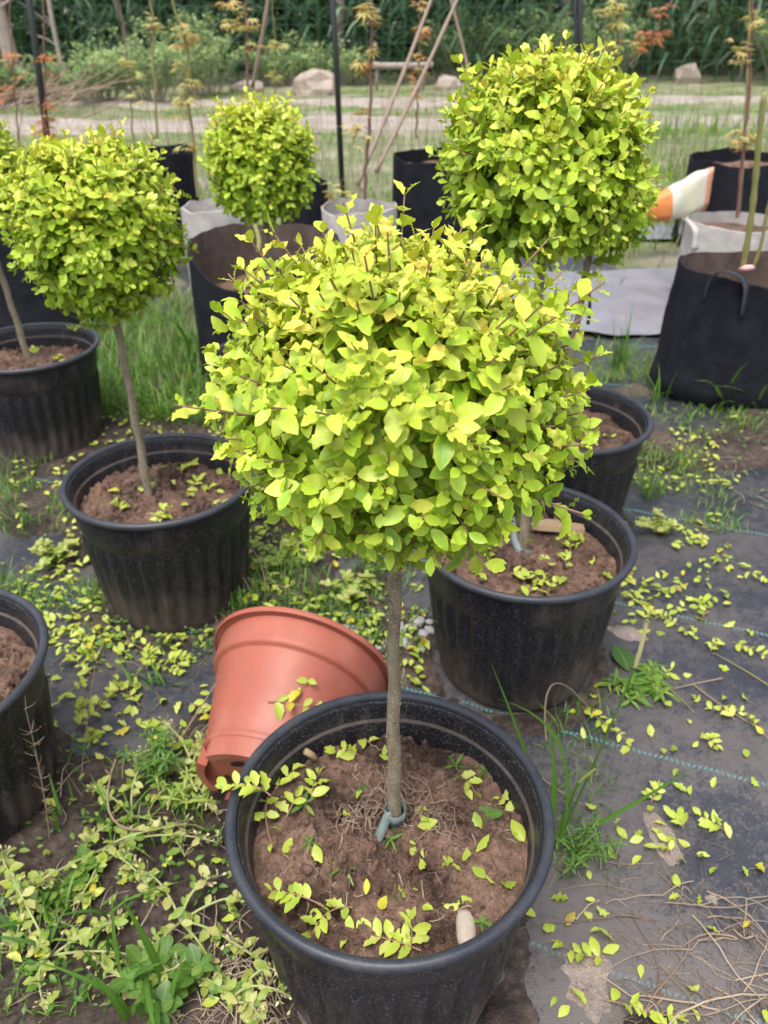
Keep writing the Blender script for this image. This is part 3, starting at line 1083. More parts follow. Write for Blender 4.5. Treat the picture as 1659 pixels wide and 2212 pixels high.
LZ = SOIL_Z + 0.003
# front tree: the crown centre and size follow from its trunk's distance
lollipop('lollipop tree with the largest crisp lime crown, grey tape round its trunk foot', (0.013, 0.722, LZ), (0.014, 0.725, 0.908), 0.180, 0.150, 0.0082,
         700, 0.0268, PRIVET_HI, BANK_HI, 300, 101, spr=0.035, flat_bot=0.02, pw=2.1)
lollipop('lollipop tree with loose low shoots under its crown, in the pot behind the tipped one', (-0.540, 1.612, LZ), (-0.546, 1.612, 0.872), 0.164, 0.160, 0.0088,
         520, 0.0272, PRIVET_MID, BANK_MID, 300, 102, sprouts=7, spr=0.03, pw=2.7)
lollipop('tall lollipop tree with a wide crown growing from the pot with the wood chip', (0.284, 1.383, LZ), (0.256, 1.375, 1.020), 0.165, 0.148, 0.0095,
         540, 0.0275, PRIVET_MID, BANK_MID, 300, 103, spr=0.035)
lollipop('small low lollipop tree half hidden behind the tall wide-crowned one', (0.449, 1.911, LZ), (0.478, 1.905, 0.850), 0.125, 0.115, 0.0085,
         280, 0.0280, PRIVET_MID, BANK_MID, 120, 104, sprouts=2, spr=0.02)
lollipop('lollipop tree standing before the open brown-lined grow bag', (-0.312, 2.335, LZ), (-0.322, 2.335, 0.872), 0.150, 0.152, 0.0105,
         420, 0.0285, PRIVET_MID, BANK_MID, 200, 105, spr=0.03)
lollipop('lollipop tree with a leaning trunk in the pot before the black grow bag', (-1.120, 2.455, LZ), (-1.160, 2.44, 0.845), 0.155, 0.160, 0.0095,
         400, 0.0285, PRIVET_MID, BANK_MID, 120, 106, sprouts=2, spr=0.03)

# tape round the trunk foot of the front tree
b_ = MB()
p0 = np.array([0.013, 0.7215, SOIL_Z + 0.014])
th = np.linspace(0, 2 * np.pi * 2.6, 60)
rr = 0.0120 + 0.0016 * np.sin(th * 1.3) + 0.0004 * th / 6
z0 = 0.016 + 0.016 * th / th[-1] + 0.004 * np.sin(th + 1)
lo = np.stack([p0[0] + rr * np.cos(th), p0[1] + rr * np.sin(th), p0[2] - 0.012 + z0 * 0.75], -1)
hi = lo + np.stack([0.0008 * np.cos(th), 0.0008 * np.sin(th), 0.019 + 0.002 * np.sin(th * 2)], -1)
vv = np.stack([lo, hi], 1).reshape(-1, 3)
k = np.arange(59) * 2
b_.add(vv, np.stack([k, k + 2, k + 3, k + 1], -1))
# loose tail slanting down to the left
ta = np.array([[-0.008, -0.008, 0.030], [-0.014, -0.014, 0.016], [-0.021, -0.022, 0.002], [-0.026, -0.030, -0.006]]) + p0
w = np.array([0.008, 0.001, 0.004])
vv = np.stack([ta - w, ta + w], 1).reshape(-1, 3); k = np.arange(3) * 2
b_.add(vv, np.stack([k, k + 2, k + 3, k + 1], -1))
o = b_.build('trunk_tape', M['tape'], place=True)
sm = o.modifiers.new('thick', 'SOLIDIFY'); sm.thickness = 0.0007
tag(o, 'grey-green plastic tape wound round the trunk foot in the pot with the pale stone', 'tape')

# ------------------------------------------------------------------ tipped terracotta pot
AX = np.array([0.24285, 0.93755, 0.24905]); AX /= np.linalg.norm(AX)
BASE = np.array([-0.21203, 0.92017, 0.1115])
ex = nrm(np.cross(AX, [0, 0, 1.0])); ey = np.cross(AX, ex)
RT = np.stack([ex, ey, AX], -1)          # local z = pot axis
root = empty('terracotta_pot', BASE, 'terracotta-coloured plastic flowerpot tipped on its side behind a black pot', 'flowerpot')
RTm = Matrix([[float(x) for x in row] for row in RT]).to_4x4()
root.matrix_basis = Matrix.Translation([float(x) for x in BASE]) @ RTm
Lp, Rr_, Br = 0.249, 0.1757, 0.1131
b_ = MB()
pr = [(0.001, 0.012), (Br - 0.012, 0.012), (Br - 0.010, 0.030), (Br + 0.000, 0.031), (Br + 0.0035, 0.034), (Br + 0.0040, 0.040), (Br + 0.0015, 0.045)]
for t in np.linspace(0, 1, 8)[1:]:
    pr.append((Br + 0.0015 + (0.1455 - Br) * t, 0.045 + (0.186 - 0.045) * t))
pr += [(0.1500, 0.1875), (0.1560, 0.1895), (0.1585, 0.194), (0.1590, 0.20), (0.1608, 0.232), (0.1612, 0.240)]
inn = [(0.158, 0.240), (0.156, 0.20), (0.1435, 0.188), (0.112, 0.045), (0.105, 0.020), (0.001, 0.018)]
lathe(b_, crisp(pr), 96)
b_.build('wall', M['terra'], root)
b_ = MB()
lathe(b_, inn, 96)
b_.build('inner_wall', M['terra'], root)
b_ = MB()
lp = [(0.1600, 0.2425), (0.1725, 0.2425), (0.1730, 0.2395), (0.1752, 0.2392), (0.1757, 0.2410), (0.1757, 0.2490), (0.1745, 0.2505), (0.165, 0.2510), (0.158, 0.2495), (0.1575, 0.2400)]
lathe(b_, crisp(lp, 0.0005, True), 96, close=True)
b_.build('rim', M['terra'], root)
# foot ring cut into four feet by notches, floor with slots
for kf in range(5):
    b_ = MB()
    a0, a1 = kf * 1.2566 + 0.15, (kf + 1) * 1.2566 - 0.15
    th = np.linspace(a0, a1, 12)
    ring = []
    for (r_, z_) in ((Br - 0.016, 0.013), (Br - 0.016, 0.0), (Br - 0.001, 0.0), (Br + 0.001, 0.004), (Br + 0.001, 0.0315)):
        ring.append(np.stack([r_ * np.cos(th), r_ * np.sin(th), np.full(12, z_)], -1))
    vv = np.stack(ring, 0).reshape(-1, 3)
    i = np.arange(4)[:, None] * 12; j = np.arange(11)[None, :]
    qs = np.stack([i + j, i + j + 1, i + 12 + j + 1, i + 12 + j], -1).reshape(-1, 4)
    caps = [[0, 12, 24, 36], [0, 36, 48, 48], [11, 47, 35, 23]]
    b_.add(vv, np.vstack([qs, [[0, 12, 24, 36], [11, 47, 35, 23]]]), [(0, 36, 48), (11, 59, 47)])
    b_.build('foot', M['terra'], root, smooth=False)
dark = simple('pot_hole_shadow', (0.05, 0.02, 0.012), 0.9)
for kf in range(5):
    b_ = MB()
    a = kf * 1.2566 + 0.4
    th = np.linspace(0, 6.28, 13)[:-1]
    c_ = np.array([0.062 * math.cos(a), 0.062 * math.sin(a), 0.0105])
    e1_ = np.array([math.cos(a), math.sin(a), 0]); e2_ = np.array([-math.sin(a), math.cos(a), 0])
    vv = np.vstack([c_ + np.outer(np.cos(th) * 0.008, e1_) + np.outer(np.sin(th) * 0.017, e2_), [c_]])
    b_.add(vv, None, [(x, (x + 1) % 12, 12) for x in range(12)])
    b_.build('drain_hole', dark, root)


# ------------------------------------------------------------------ fallen leaves and sprigs
def flat_R(az, tilt_x, tilt_y, flip=False):
    return np.array((Matrix.Rotation(az, 3, 'Z') @ Matrix.Rotation(tilt_x, 3, 'X') @ Matrix.Rotation(tilt_y + (math.pi if flip else 0), 3, 'Y')))


LEAF_LABELS = {
    'frontpot': ('fallen yellow-green leaf on the soil of the pot with the pale stone', 'leaves on the soil round the taped trunk'),
    'rightmat': ('fallen lime leaf on the dark ground cover beside the wood-chip pot', 'leaves on the ground cover by the wood-chip pot'),
    'strawmat': ('fallen lime leaf on the muddy ground cover among the straw', 'leaves on the muddy ground cover with straw'),
    'leftmat': ('fallen lime leaf on ground cover left of the terracotta pot', 'leaves strewn left of the terracotta pot'),
    'rightpot': ('fallen lime leaf on the soil round the wood chip', 'leaves on the soil of the wood-chip pot'),
    'leftpot': ('fallen lime leaf on soil in the pot behind the terracotta one', 'leaves on the soil of the pot behind the terracotta one'),
    'lowpot': ('fallen lime leaf on the soil of the mud-stained pot', 'leaves on the soil of the mud-stained pot'),
    'mud': ('fallen lime leaf on bare mud between the weeds', 'leaves on the bare mud'),
}
for k_ in list(LEAF_LABELS):
    l_, g_ = LEAF_LABELS[k_]
n_leaf = 0


def fallen(p, where, size=None, az=None):
    global n_leaf
    n_leaf += 1
    ti = int(np.clip(rng.normal(3.2, 1.8), 0, 7))
    row = BANK_LIT[ti]
    me = row[int(rng.integers(0, len(row)))]
    s = size or rng.uniform(0.017, 0.029)
    R = flat_R(rng.uniform(0, 6.28) if az is None else az, rng.normal(0.10, 0.25), rng.normal(0, 0.38), rng.random() < 0.4)
    o = inst('fallen_leaf', me, None, mat4(R, s, p))
    l, g = LEAF_LABELS[where]
    look = ('green', 'fresh green', 'lime', 'yellow-green', 'pale lime', 'cream-green', 'yellow', 'browning')[ti]
    big = 'small ' if s < 0.0205 else 'large ' if s > 0.0255 else ''
    l = l.replace('fallen yellow-green leaf', 'fallen lime leaf').replace('fallen lime leaf', big + look + ' fallen leaf')
    return tag(o, l, 'leaf', g)


def surf(x, y):
    return max(float(gh(x, y)), float(mz(x, y)))


def z2(pts, x0, y0, sc):      # a zoomed view's positions -> photo positions
    return [((x0 + x * sc) / 1.8228, (y0 + y * sc) / 1.8228) for x, y in pts]


SC2 = 1350 / 1659
fp = [(455, 880), (665, 1033), (860, 1030), (1127, 1012), (990, 1080), (1042, 1042), (945, 850), (1195, 820), (1150, 803), (1088, 848), (1177, 885),
      (1125, 893), (913, 950), (1290, 968), (1343, 975), (1390, 950), (1430, 760), (1370, 675), (1010, 680), (915, 650), (973, 598), (1147, 500),
      (1315, 510), (1307, 560), (875, 768), (765, 1037), (365, 1185), (305, 730), (620, 540), (730, 345), (750, 352), (1225, 705), (520, 625), (1378, 535),
      (930, 870), (905, 772)]
for (x, y) in z2(fp, 900, 2700, SC2):
    p = G(x, y, SOIL_Z)
    p[2] = soil_at('front', p[0], p[1], 1) + 0.005
    fallen(p, 'frontpot', rng.uniform(0.016, 0.030) * (0.5 if rng.random() < 0.15 else 1))
SC5 = 824 / 1659
rm = [(475, 215), (555, 180), (610, 245), (500, 305), (635, 45), (740, 110), (690, 160), (755, 195), (685, 265), (620, 292), (625, 370), (935, 185), (1140, 140),
      (1080, 260), (1300, 340), (1475, 370), (1040, 335), (845, 400), (480, 820), (280, 830), (305, 895), (75, 1030), (330, 1130), (715, 645), (895, 700),
      (965, 755), (1055, 715), (1265, 645), (1090, 880), (1065, 930), (1300, 880), (1460, 870), (735, 1210), (860, 1310), (905, 1275), (560, 1275), (1040, 1110),
      (205, 1228), (1060, 1290), (945, 1460), (1490, 1375), (1590, 1605), (1220, 1610), (1010, 1640), (1055, 1590), (705, 1750), (300, 1760), (895, 930)]
for (x, y) in z2(rm, 2200, 2300, SC5):
    p = G(x, y, 0.004); p[2] = surf(p[0], p[1]) + 0.005
    fallen(p, 'rightmat')
SC6 = 924 / 1659
sm_ = [(620, 40), (590, 95), (850, 65), (770, 125), (780, 175), (1020, 185), (1060, 100), (1055, 320), (1000, 430), (1155, 290), (1250, 310), (1250, 435), (1510, 455),
       (1390, 180), (1620, 345), (765, 305), (580, 325), (1030, 585), (1165, 660), (1525, 770), (155, 795), (235, 790), (250, 600), (440, 610), (540, 710), (760, 1170),
       (1125, 1385), (370, 1360), (175, 1450), (745, 1455), (1220, 810), (570, 905), (1170, 1215), (490, 985), (410, 760), (1640, 1400)]
for (x, y) in z2(sm_, 2100, 3200, SC6):
    p = G(x, y, 0.004); p[2] = surf(p[0], p[1]) + 0.005
    fallen(p, 'strawmat')


def inside_pot(x, y, pad=0.0):
    for n, (px, py) in POTS.items():
        if math.hypot(x - px, y - py) < 0.175 + pad:
            return True
    # under the tipped pot
    a = np.array([x, y]) - BASE[:2]; d = AX[:2] / np.linalg.norm(AX[:2])
    s = a @ d; w_ = abs(a @ np.array([-d[1], d[0]]))
    return -0.02 < s < 0.27 and w_ < 0.11


cnt = 0
while cnt < 78:
    x, y = rng.uniform(70, 500), rng.uniform(1300, 1600)
    p = G(x, y, 0.0)
    if inside_pot(p[0], p[1], 0.01): continue
    p[2] = surf(p[0], p[1]) + rng.uniform(0.004, 0.012)
    fallen(p, 'leftmat', rng.uniform(0.02, 0.033)); cnt += 1
for key, where, n in (('right', 'rightpot', 16), ('left', 'leftpot', 14), ('leftlow', 'lowpot', 9)):
    for k in range(n):
        a, d = rng.uniform(0, 6.28), 0.165 * math.sqrt(rng.random())
        if key == 'leftlow': a = rng.uniform(-1.3, 1.3)
        x, y = POTS[key][0] + d * math.cos(a), POTS[key][1] + d * math.sin(a)
        fallen((x, y, soil_at(key, x, y, SEEDS[key]) + 0.006), where, rng.uniform(0.018, 0.03))
cnt = 0
while cnt < 60:
    x, y = rng.uniform(0, 560), rng.uniform(1600, 2200)
    p = G(x, y, 0.0)
    if inside_pot(p[0], p[1], 0.02): continue
    p[2] = surf(p[0], p[1]) + rng.uniform(0.006, 0.02)
    fallen(p, 'mud', rng.uniform(0.016, 0.028)); cnt += 1


def sprig_obj(p, az, length, npair, label, group, tilt=0.0, size=0.024, arch=0.012, yellow=0.0, roll=0.0):
    """a clipped twig with opposite leaves, lying where it fell"""
    root = empty('fallen_sprig', p, label, 'sprig', group)
    root.rotation_euler = (roll, tilt, az)
    cv = bez((0, 0, 0.003), (length * 0.5, rng.normal(0, 0.008), arch), (length, rng.normal(0, 0.006), 0.004), 9)
    b = MB(); tube(b, cv, np.linspace(0.0013, 0.0007, 9), 5)
    b.build('stem', M['twig'], root)
    for k in range(npair + 1):
        t = 0.14 + 0.86 * k / max(npair, 1)
        x = t * 8; a = min(int(x), 7)
        q_ = cv[a] + (cv[a + 1] - cv[a]) * (x - a)
        for sg in ((1, -1) if k < npair else (0.35, -0.35)):
            if rng.random() < 0.10: continue
            op = sg * rng.uniform(0.7, 1.25)
            D_ = np.array([[math.cos(op), math.sin(op), rng.uniform(-0.1, 0.9)]])
            N_ = np.array([[rng.normal(0, 0.4), rng.normal(0, 0.8), 1.0]])
            R = frames(D_, N_)[0]
            row = BANK_LIT[int(np.clip(rng.normal(2.6 + yellow * 3, 1.2), 0, 6))]
            inst('leaf', row[int(rng.integers(0, len(row)))], root, mat4(R, size * rng.uniform(0.7, 1.1) * (1 - 0.3 * t), q_))
    return root


def px_sprig(p0, p1, zl, npair, label, group, key=None, **kw):
    a, b = G(*p0, zl), G(*p1, zl)
    if key == 'soil':
        a[2] = soil_at('front', a[0], a[1], 1) + 0.004
    elif key == 'ground':
        a[2] = surf(a[0], a[1]) + 0.004
    d = b - a
    return sprig_obj(a, math.atan2(d[1], d[0]), max(0.035, float(np.hypot(d[0], d[1]))), npair, label, group, **kw)


def zz(x, y, v):
    if v == 2: return ((900 + x * SC2) / 1.8228, (2700 + y * SC2) / 1.8228)
    if v == 5: return ((2200 + x * SC5) / 1.8228, (2300 + y * SC5) / 1.8228)
    return ((2100 + x * SC6) / 1.8228, (3200 + y * SC6) / 1.8228)


GP = 'sprigs on the soil round the taped trunk'
px_sprig(zz(205, 540, 2), zz(20, 470, 2), 0.335, 4, 'clipped sprig lying across the rim of the pot with the pale stone', GP, size=0.031, tilt=0.0, arch=0.02)
for (a, c, n_, lb) in (((190, 545), (200, 775), 3, 'clipped sprig hanging down inside the pot below the one across the rim'),
                       ((225, 500), (310, 415), 2, 'small clipped sprig near the pot wall beside the sprig across the rim'),
                       ((400, 560), (440, 430), 3, 'bushy clipped sprig standing on the soil left of the taped trunk'),
                       ((630, 350), (580, 345), 2, 'tiny clipped sprig on soil below the inner wall, beside the stub of stick'),
                       ((650, 215), (720, 280), 2, 'clipped sprig lying against the inner wall behind the trunk'),
                       ((465, 1110), (205, 1075), 6, 'long clipped sprig on the soil beside the front inner wall'),
                       ((600, 1090), (400, 1215), 5, 'clipped sprig crossing another near the front inner wall'),
                       ((930, 1285), (545, 1215), 7, 'longest clipped sprig lying along the front inner wall of the pot'),
                       ((880, 1285), (900, 1200), 2, 'short upright sprig at the end of the longest clipped one'),
                       ((280, 650), (330, 580), 2, 'small yellowing sprig on bare soil left of the roots'),
                       ((1110, 440), (1140, 490), 2, 'small clipped sprig on soil right of the roots')):
    px_sprig(zz(*a, 2), zz(*c, 2), SOIL_Z, n_, lb, GP, 'soil', size=0.027, arch=0.018, yellow=0.1)
GM = 'sprigs on the dark ground cover'
for (a, c, n_, lb, ye) in (((160, 985), (530, 1260), 6, 'long yellow-green sprig on the ground cover beside a teal stitched line', 0.35),
                           ((1390, 1080), (1220, 990), 3, 'clipped sprig on open ground cover at the head of a longer yellowing one', 0.3),
                           ((1659, 1230), (1400, 985), 6, 'long yellowing sprig stretched over open ground cover', 0.45),
                           ((1140, 270), (1190, 185), 3, 'upright little lime sprig on open ground cover beyond the teal line', 0),
                           ((940, 335), (765, 265), 4, 'clipped sprig across the upper teal line near the wood-chip pot', 0),
                           ((985, 355), (1045, 415), 2, 'short clipped sprig just below the upper teal line', 0),
                           ((1200, 540), (1225, 460), 3, 'curly clipped sprig midway between the two teal lines', 0.1),
                           ((850, 760), (845, 690), 2, 'tiny clipped sprig beside the uprooted weed', 0),
                           ((1125, 1200), (1215, 1290), 3, 'yellow sprig under the bent tall grass blade', 0.5),
                           ((730, 1730), (770, 1600), 4, 'palm-shaped lime sprig on the muddy ground cover', 0),
                           ((1380, 470), (1650, 610), 5, 'leafy weed sprig lying with a green stalk', -0.3)):
    px_sprig(zz(*a, 5), zz(*c, 5), 0.004, n_, lb, GM, 'ground', yellow=ye)
for (a, c, n_, lb, ye) in (((500, 1030), (215, 1000), 4, 'fresh lime sprig on wet mud beside the pot with the pale stone', -0.3),
                           ((480, 1320), (1010, 1420), 7, 'long lime sprig lying over a dried pale mud patch', 0.1),
                           ((1340, 120), (1180, 30), 3, 'lime sprig on speckled ground cover above the pale mud patch', 0.1),
                           ((965, 300), (890, 180), 2, 'thin sprig lying on the upper pale mud patch', 0.1),
                           ((1060, 120), (1020, 70), 2, 'small two-leaved sprig near the upper pale mud patch', 0)):
    px_sprig(zz(*a, 6), zz(*c, 6), 0.004, n_, lb, 'sprigs on the muddy ground cover', 'ground', yellow=ye, size=0.027)
# the sprig lying on the tipped pot
pt = G(560, 1518, 0.205)
P_on = None
for tt in np.linspace(0.6, 1.6, 400):     # first touch of the view ray with the pot's cone
    q_ = np.array([0, 0, H]) + ray(578, 1518) * tt
    rel = q_ - BASE; s_ = rel @ AX; rad_ = np.linalg.norm(rel - s_ * AX)
    if 0.045 < s_ < 0.19 and rad_ < Br + 0.0015 + (0.150 - Br) * (s_ - 0.045) / 0.141:
        P_on = q_; break
if P_on is not None:
    rel = P_on - BASE; s_ = rel @ AX; nn_ = nrm(rel - s_ * AX)
    xd = nrm(np.cross(nn_, AX)); xd = xd if xd[0] > 0 else -xd
    xd = nrm(xd + 0.02 * AX)
    zz_ = nrm(nn_); yd = np.cross(zz_, xd)
    sp_ = sprig_obj((0, 0, 0), 0, 0.105, 4, 'clipped yellow-green sprig lying on the wall of the terracotta pot', 'sprigs on the terracotta pot', size=0.029, arch=0.0, yellow=0.5)
    sp_.rotation_euler = (0, 0, 0)
    sp_.matrix_basis = mat4(np.stack([xd, yd, zz_], -1), 1.0, P_on + nn_ * 0.001)
    s2 = sprig_obj((0, 0, 0), 0, 0.02, 1, 'tiny three-leaved tip lying above the sprig on the terracotta pot', 'sprigs on the terracotta pot', size=0.02, arch=0.0)
    s2.rotation_euler = (0, 0, 0)
    s2.matrix_basis = mat4(np.stack([-AX, np.cross(zz_, -AX), zz_], -1), 1.0, P_on + nn_ * 0.002 + AX * 0.055 + xd * 0.052)
for k in range(16):      # clusters of clippings among the leaves left of the tipped pot
    for _ in range(30):
        p = G(rng.uniform(80, 470), rng.uniform(1310, 1640), 0)
        if not inside_pot(p[0], p[1], 0.03): break
    p[2] = surf(p[0], p[1]) + 0.006
    sprig_obj(p, rng.uniform(0, 6.28), (0.10, 0.055)[k % 2], 2 + (k // 2) % 4, 'clipped %s sprig with %s leaf pairs among the leaves left of the terracotta pot' % (('long', 'short')[k % 2], ('two', 'three', 'four', 'five')[(k // 2) % 4]), 'sprigs left of the terracotta pot', size=0.026)

for key, lab in (('right', 'round the wood chip'), ('left', 'behind the terracotta pot'), ('backright', 'behind the wood-chip pot'), ('backleft', 'before the grow bag')):
    for k in range({'right': 8, 'left': 7}.get(key, 4)):
        a, d = rng.uniform(0, 6.28), 0.15 * math.sqrt(rng.random())
        x, y = POTS[key][0] + d * math.cos(a), POTS[key][1] + d * math.sin(a)
        sprig_obj((x, y, soil_at(key, x, y, SEEDS[key]) + 0.004), rng.uniform(0, 6.28), 0.045, 2 + k % 3, 'clipped sprig with %s leaf pairs on the soil %s' % (('two', 'three', 'four')[k % 3], lab), 'sprigs on the soil ' + lab, size=0.026)

# the small fallen leaves farther off and the rest of the litter
b_ = MB()
P_, S_, T_ = [], [], []
while len(P_) < 1500:
    u_ = rng.random()
    if u_ < 0.45:
        p = G(rng.uniform(0, 560), rng.uniform(830, 1400), 0)
    elif u_ < 0.70:
        p = G(rng.uniform(480, 920), rng.uniform(1100, 1500), 0)
    elif u_ < 0.85:
        p = G(rng.uniform(1350, 1659), rng.uniform(930, 1330), 0)
    else:
        p = np.array([rng.uniform(-1.3, 1.6), rng.uniform(0.45, 3.0), 0])
    if inside_pot(p[0], p[1], 0.01): continue
    if u_ > 0.70 and rng.random() > float(sst(0.45, 0.65, fbm(p[0] * 7, p[1] * 7, 91, 3))): continue
    if u_ <= 0.70 and rng.random() > 0.05 + float(sst(0.44, 0.60, fbm(p[0] * 6, p[1] * 6, 92, 3))): continue
    p[2] = surf(p[0], p[1]) + rng.uniform(0.003, 0.02)
    P_.append(p); S_.append(rng.uniform(0.014, 0.028)); T_.append(np.clip(rng.normal(0.50, 0.24), 0, 1))
n = len(P_)
az = rng.uniform(0, 6.28, n)
put_leaves(b_, PRIVET_LO, np.array(P_), np.stack([np.cos(az), np.sin(az), rng.normal(0.05, 0.2, n)], -1), np.stack([rng.normal(0, 0.3, n), rng.normal(0, 0.3, n), np.ones(n)], -1), np.array(S_), np.array(T_))
tag(b_.build('leaf_litter', M['litter']), 'scattered small lime clippings over mud and ground cover', 'leaves', kind='stuff')


# ------------------------------------------------------------------ things in the pots
def rock_mesh(mb, c, r3, seed, rz=0.0, n=3, rough=0.25):
    import bmesh
    bm = bmesh.new()
    bmesh.ops.create_icosphere(bm, subdivisions=n, radius=1.0)
    vv = np.array([v.co[:] for v in bm.verts])
    fc = [[v.index for v in f.verts] for f in bm.faces]
    bm.free()
    d = 1 + rough * (fbm(vv[:, 0] * 1.4 + seed, vv[:, 1] * 1.4 + vv[:, 2] * 1.1, seed, 4) - 0.5) * 2
    vv = vv * d[:, None]
    vv = np.sign(vv) * np.abs(vv) ** 0.82
    vv = vv * np.asarray(r3)
    cz, sz = math.cos(rz), math.sin(rz)
    vv = np.stack([vv[:, 0] * cz - vv[:, 1] * sz, vv[:, 0] * sz + vv[:, 1] * cz, vv[:, 2]], -1)
    mb.add(vv + np.asarray(c), None, fc)


pa, pb = G(*zz(1148, 1070, 2), SOIL_Z + 0.01), G(*zz(1155, 1215, 2), SOIL_Z + 0.01)
c_ = (pa + pb) / 2; c_[2] = soil_at('front', c_[0], c_[1], 1) + 0.008
b_ = MB()
rock_mesh(b_, c_, (np.linalg.norm(pa - pb) / 2 + 0.006, 0.0125, 0.011), 5, math.atan2(*(pb - pa)[1::-1]), 3, 0.12)
tag(b_.build('oblong_stone', M['stone'], place=True), 'pale oblong speckled stone on the soil by the pot wall', 'stone')
b_ = MB()
pa, pb = G(*zz(370, 315, 2), 0.30), G(*zz(420, 350, 2), SOIL_Z + 0.012)
tube(b_, [pa, (pa + pb) / 2 + [0, 0, 0.001], pb], [0.0052, 0.0055, 0.0048], 7, cap=True)
tag(b_.build('stick_stub', M['chip'], place=True), 'short brown stub of stick lying by the inner wall of the pot with the stone', 'stick')
# flat wood chip in the right pot
pa, pb = G(1148, 1137, SOIL_Z + 0.012), G(1262, 1140, SOIL_Z + 0.012)
b_ = MB()
d = pb - pa; L_ = np.linalg.norm(d); d /= L_; e = np.cross([0, 0, 1], d)
us = np.linspace(0, 1, 9)
wd = 0.017 * np.array([0.35, 0.8, 1.0, 1.05, 1.0, 1.0, 0.9, 0.95, 0.7])
ring = []
for k, u_ in enumerate(us):
    c_ = pa + d * L_ * u_
    c_ = c_ + [0, 0, 0.004 * math.sin(u_ * 5)]
    ring.append([c_ - e * wd[k] - [0, 0, .004], c_ + e * wd[k] * 0.9 - [0, 0, .003], c_ + e * wd[k] + [0, 0, .005], c_ - e * wd[k] * 0.7 + [0, 0, .006]])
vv = np.array(ring).reshape(-1, 3)
i = np.arange(8)[:, None] * 4; j = np.arange(4)[None, :]; jn = (j + 1) % 4
b_.add(vv, np.vstack([np.stack([i + j, i + jn, i + 4 + jn, i + 4 + j], -1).reshape(-1, 4), [[0, 1, 2, 3], [35, 34, 33, 32]]]))
tag(b_.build('wood_chip', M['chip'], smooth=False, place=True), 'flat weathered wood chip on the soil of a black pot', 'wood chip')
# grey-green tape tail at the trunk foot in the wood-chip pot
b_ = MB()
ta = np.array([G(1105, 1120, 0.33), G(1112, 1165, 0.30), G(1120, 1190, SOIL_Z + 0.012), G(1145, 1196, SOIL_Z + 0.010)])
w = np.array([0.006, 0.002, 0.004]); vv = np.stack([ta - w, ta + w], 1).reshape(-1, 3); k = np.arange(3) * 2
b_.add(vv, np.stack([k, k + 2, k + 3, k + 1], -1))
o = b_.build('trunk_tape', M['tape'], place=True)
sm2 = o.modifiers.new('thick', 'SOLIDIFY'); sm2.thickness = 0.001
tag(o, 'grey-green tape tail hanging at the trunk foot beside the wood chip', 'tape')

# exposed fine roots round the front trunk
b_ = MB()
for k in range(85):
    a = rng.uniform(-0.3, 3.6); d0 = rng.uniform(0.01, 0.07)
    c_ = np.array([0.013 + d0 * math.cos(a) * 1.2, 0.728 + d0 * math.sin(a) * 0.8])
    pts_, hd = [], rng.uniform(0, 6.28)
    for s in range(8):
        zz0 = soil_at('front', c_[0], c_[1], 1) + rng.uniform(0.002, 0.009)
        pts_.append([c_[0], c_[1], zz0])
        hd += rng.normal(0, 0.6); c_ = c_ + 0.0075 * np.array([math.cos(hd), math.sin(hd)])
    tube(b_, pts_, np.linspace(0.0011, 0.0005, 8) * rng.uniform(0.6, 1.4), 4)
for k in range(170):
    a, d0 = rng.uniform(0, 6.28), 0.175 * math.sqrt(rng.random())
    c_ = np.array([0.005 + d0 * math.cos(a), 0.708 + d0 * math.sin(a)]); hd = rng.uniform(0, 6.28); pts_ = []
    ls_ = rng.uniform(0.001, 0.005)
    for s in range(6):
        if math.hypot(c_[0] - 0.005, c_[1] - 0.708) > 0.18: break
        pts_.append([c_[0], c_[1], soil_at('front', c_[0], c_[1], 1) + 0.0015])
        hd += rng.normal(0, 0.4); c_ = c_ + ls_ * np.array([math.cos(hd), math.sin(hd)])
    if len(pts_) > 2: tube(b_, pts_, rng.uniform(0.0003, 0.0009), 4, float(rng.uniform(0, 1)))
tag(b_.build('root_tangle', M['stalk']), 'tangle of fine dry roots on the soil round the taped trunk', 'roots', kind='stuff')


def rosette(mb, p, n, size, tm, tint, up=0.35, sd=0.1):
    a = rng.uniform(0, 6.28) + np.arange(n) * 2.4
    D_ = np.stack([np.cos(a), np.sin(a), np.full(n, up) + rng.normal(0, sd, n)], -1)
    put_leaves(mb, tm, np.tile(p, (n, 1)), D_, np.tile([0, 0, 1.0], (n, 1)) + rng.normal(0, 0.15, (n, 3)), size * rng.uniform(0.7, 1.2, n), np.clip(rng.normal(tint, 0.12, n), 0, 1))


sd_lab = {(650, 465): 'tiny green seedling on soil at the left edge of the roots', (395, 790): 'flat dark green seedling on bare soil left of the tape',
          (785, 760): 'tiny green seedling just below the tape tail', (560, 880): 'narrow-leaved green seedling midway on the bare soil',
          (1225, 1140): 'bright green seedling beside the pale stone', (370, 580): 'pale green seedling among the sprigs left of the roots',
          (1240, 400): 'dark green seedling against the inner wall right of the roots', (1250, 625): 'two-leaved seedling near the pot wall right of the tape',
          (1100, 370): 'green seedling right of the trunk among the roots'}
for (x, y), lb in sd_lab.items():
    p = G(*zz(x, y, 2), SOIL_Z); p[2] = soil_at('front', p[0], p[1], 1) + 0.002
    b_ = MB(); rosette(b_, p, 5, 0.021, LANCE if y != 625 else ROUND, 0.4)
    tag(b_.build('seedling', M['weed'], place=True), lb, 'seedling', 'seedlings in the pot with the stone')


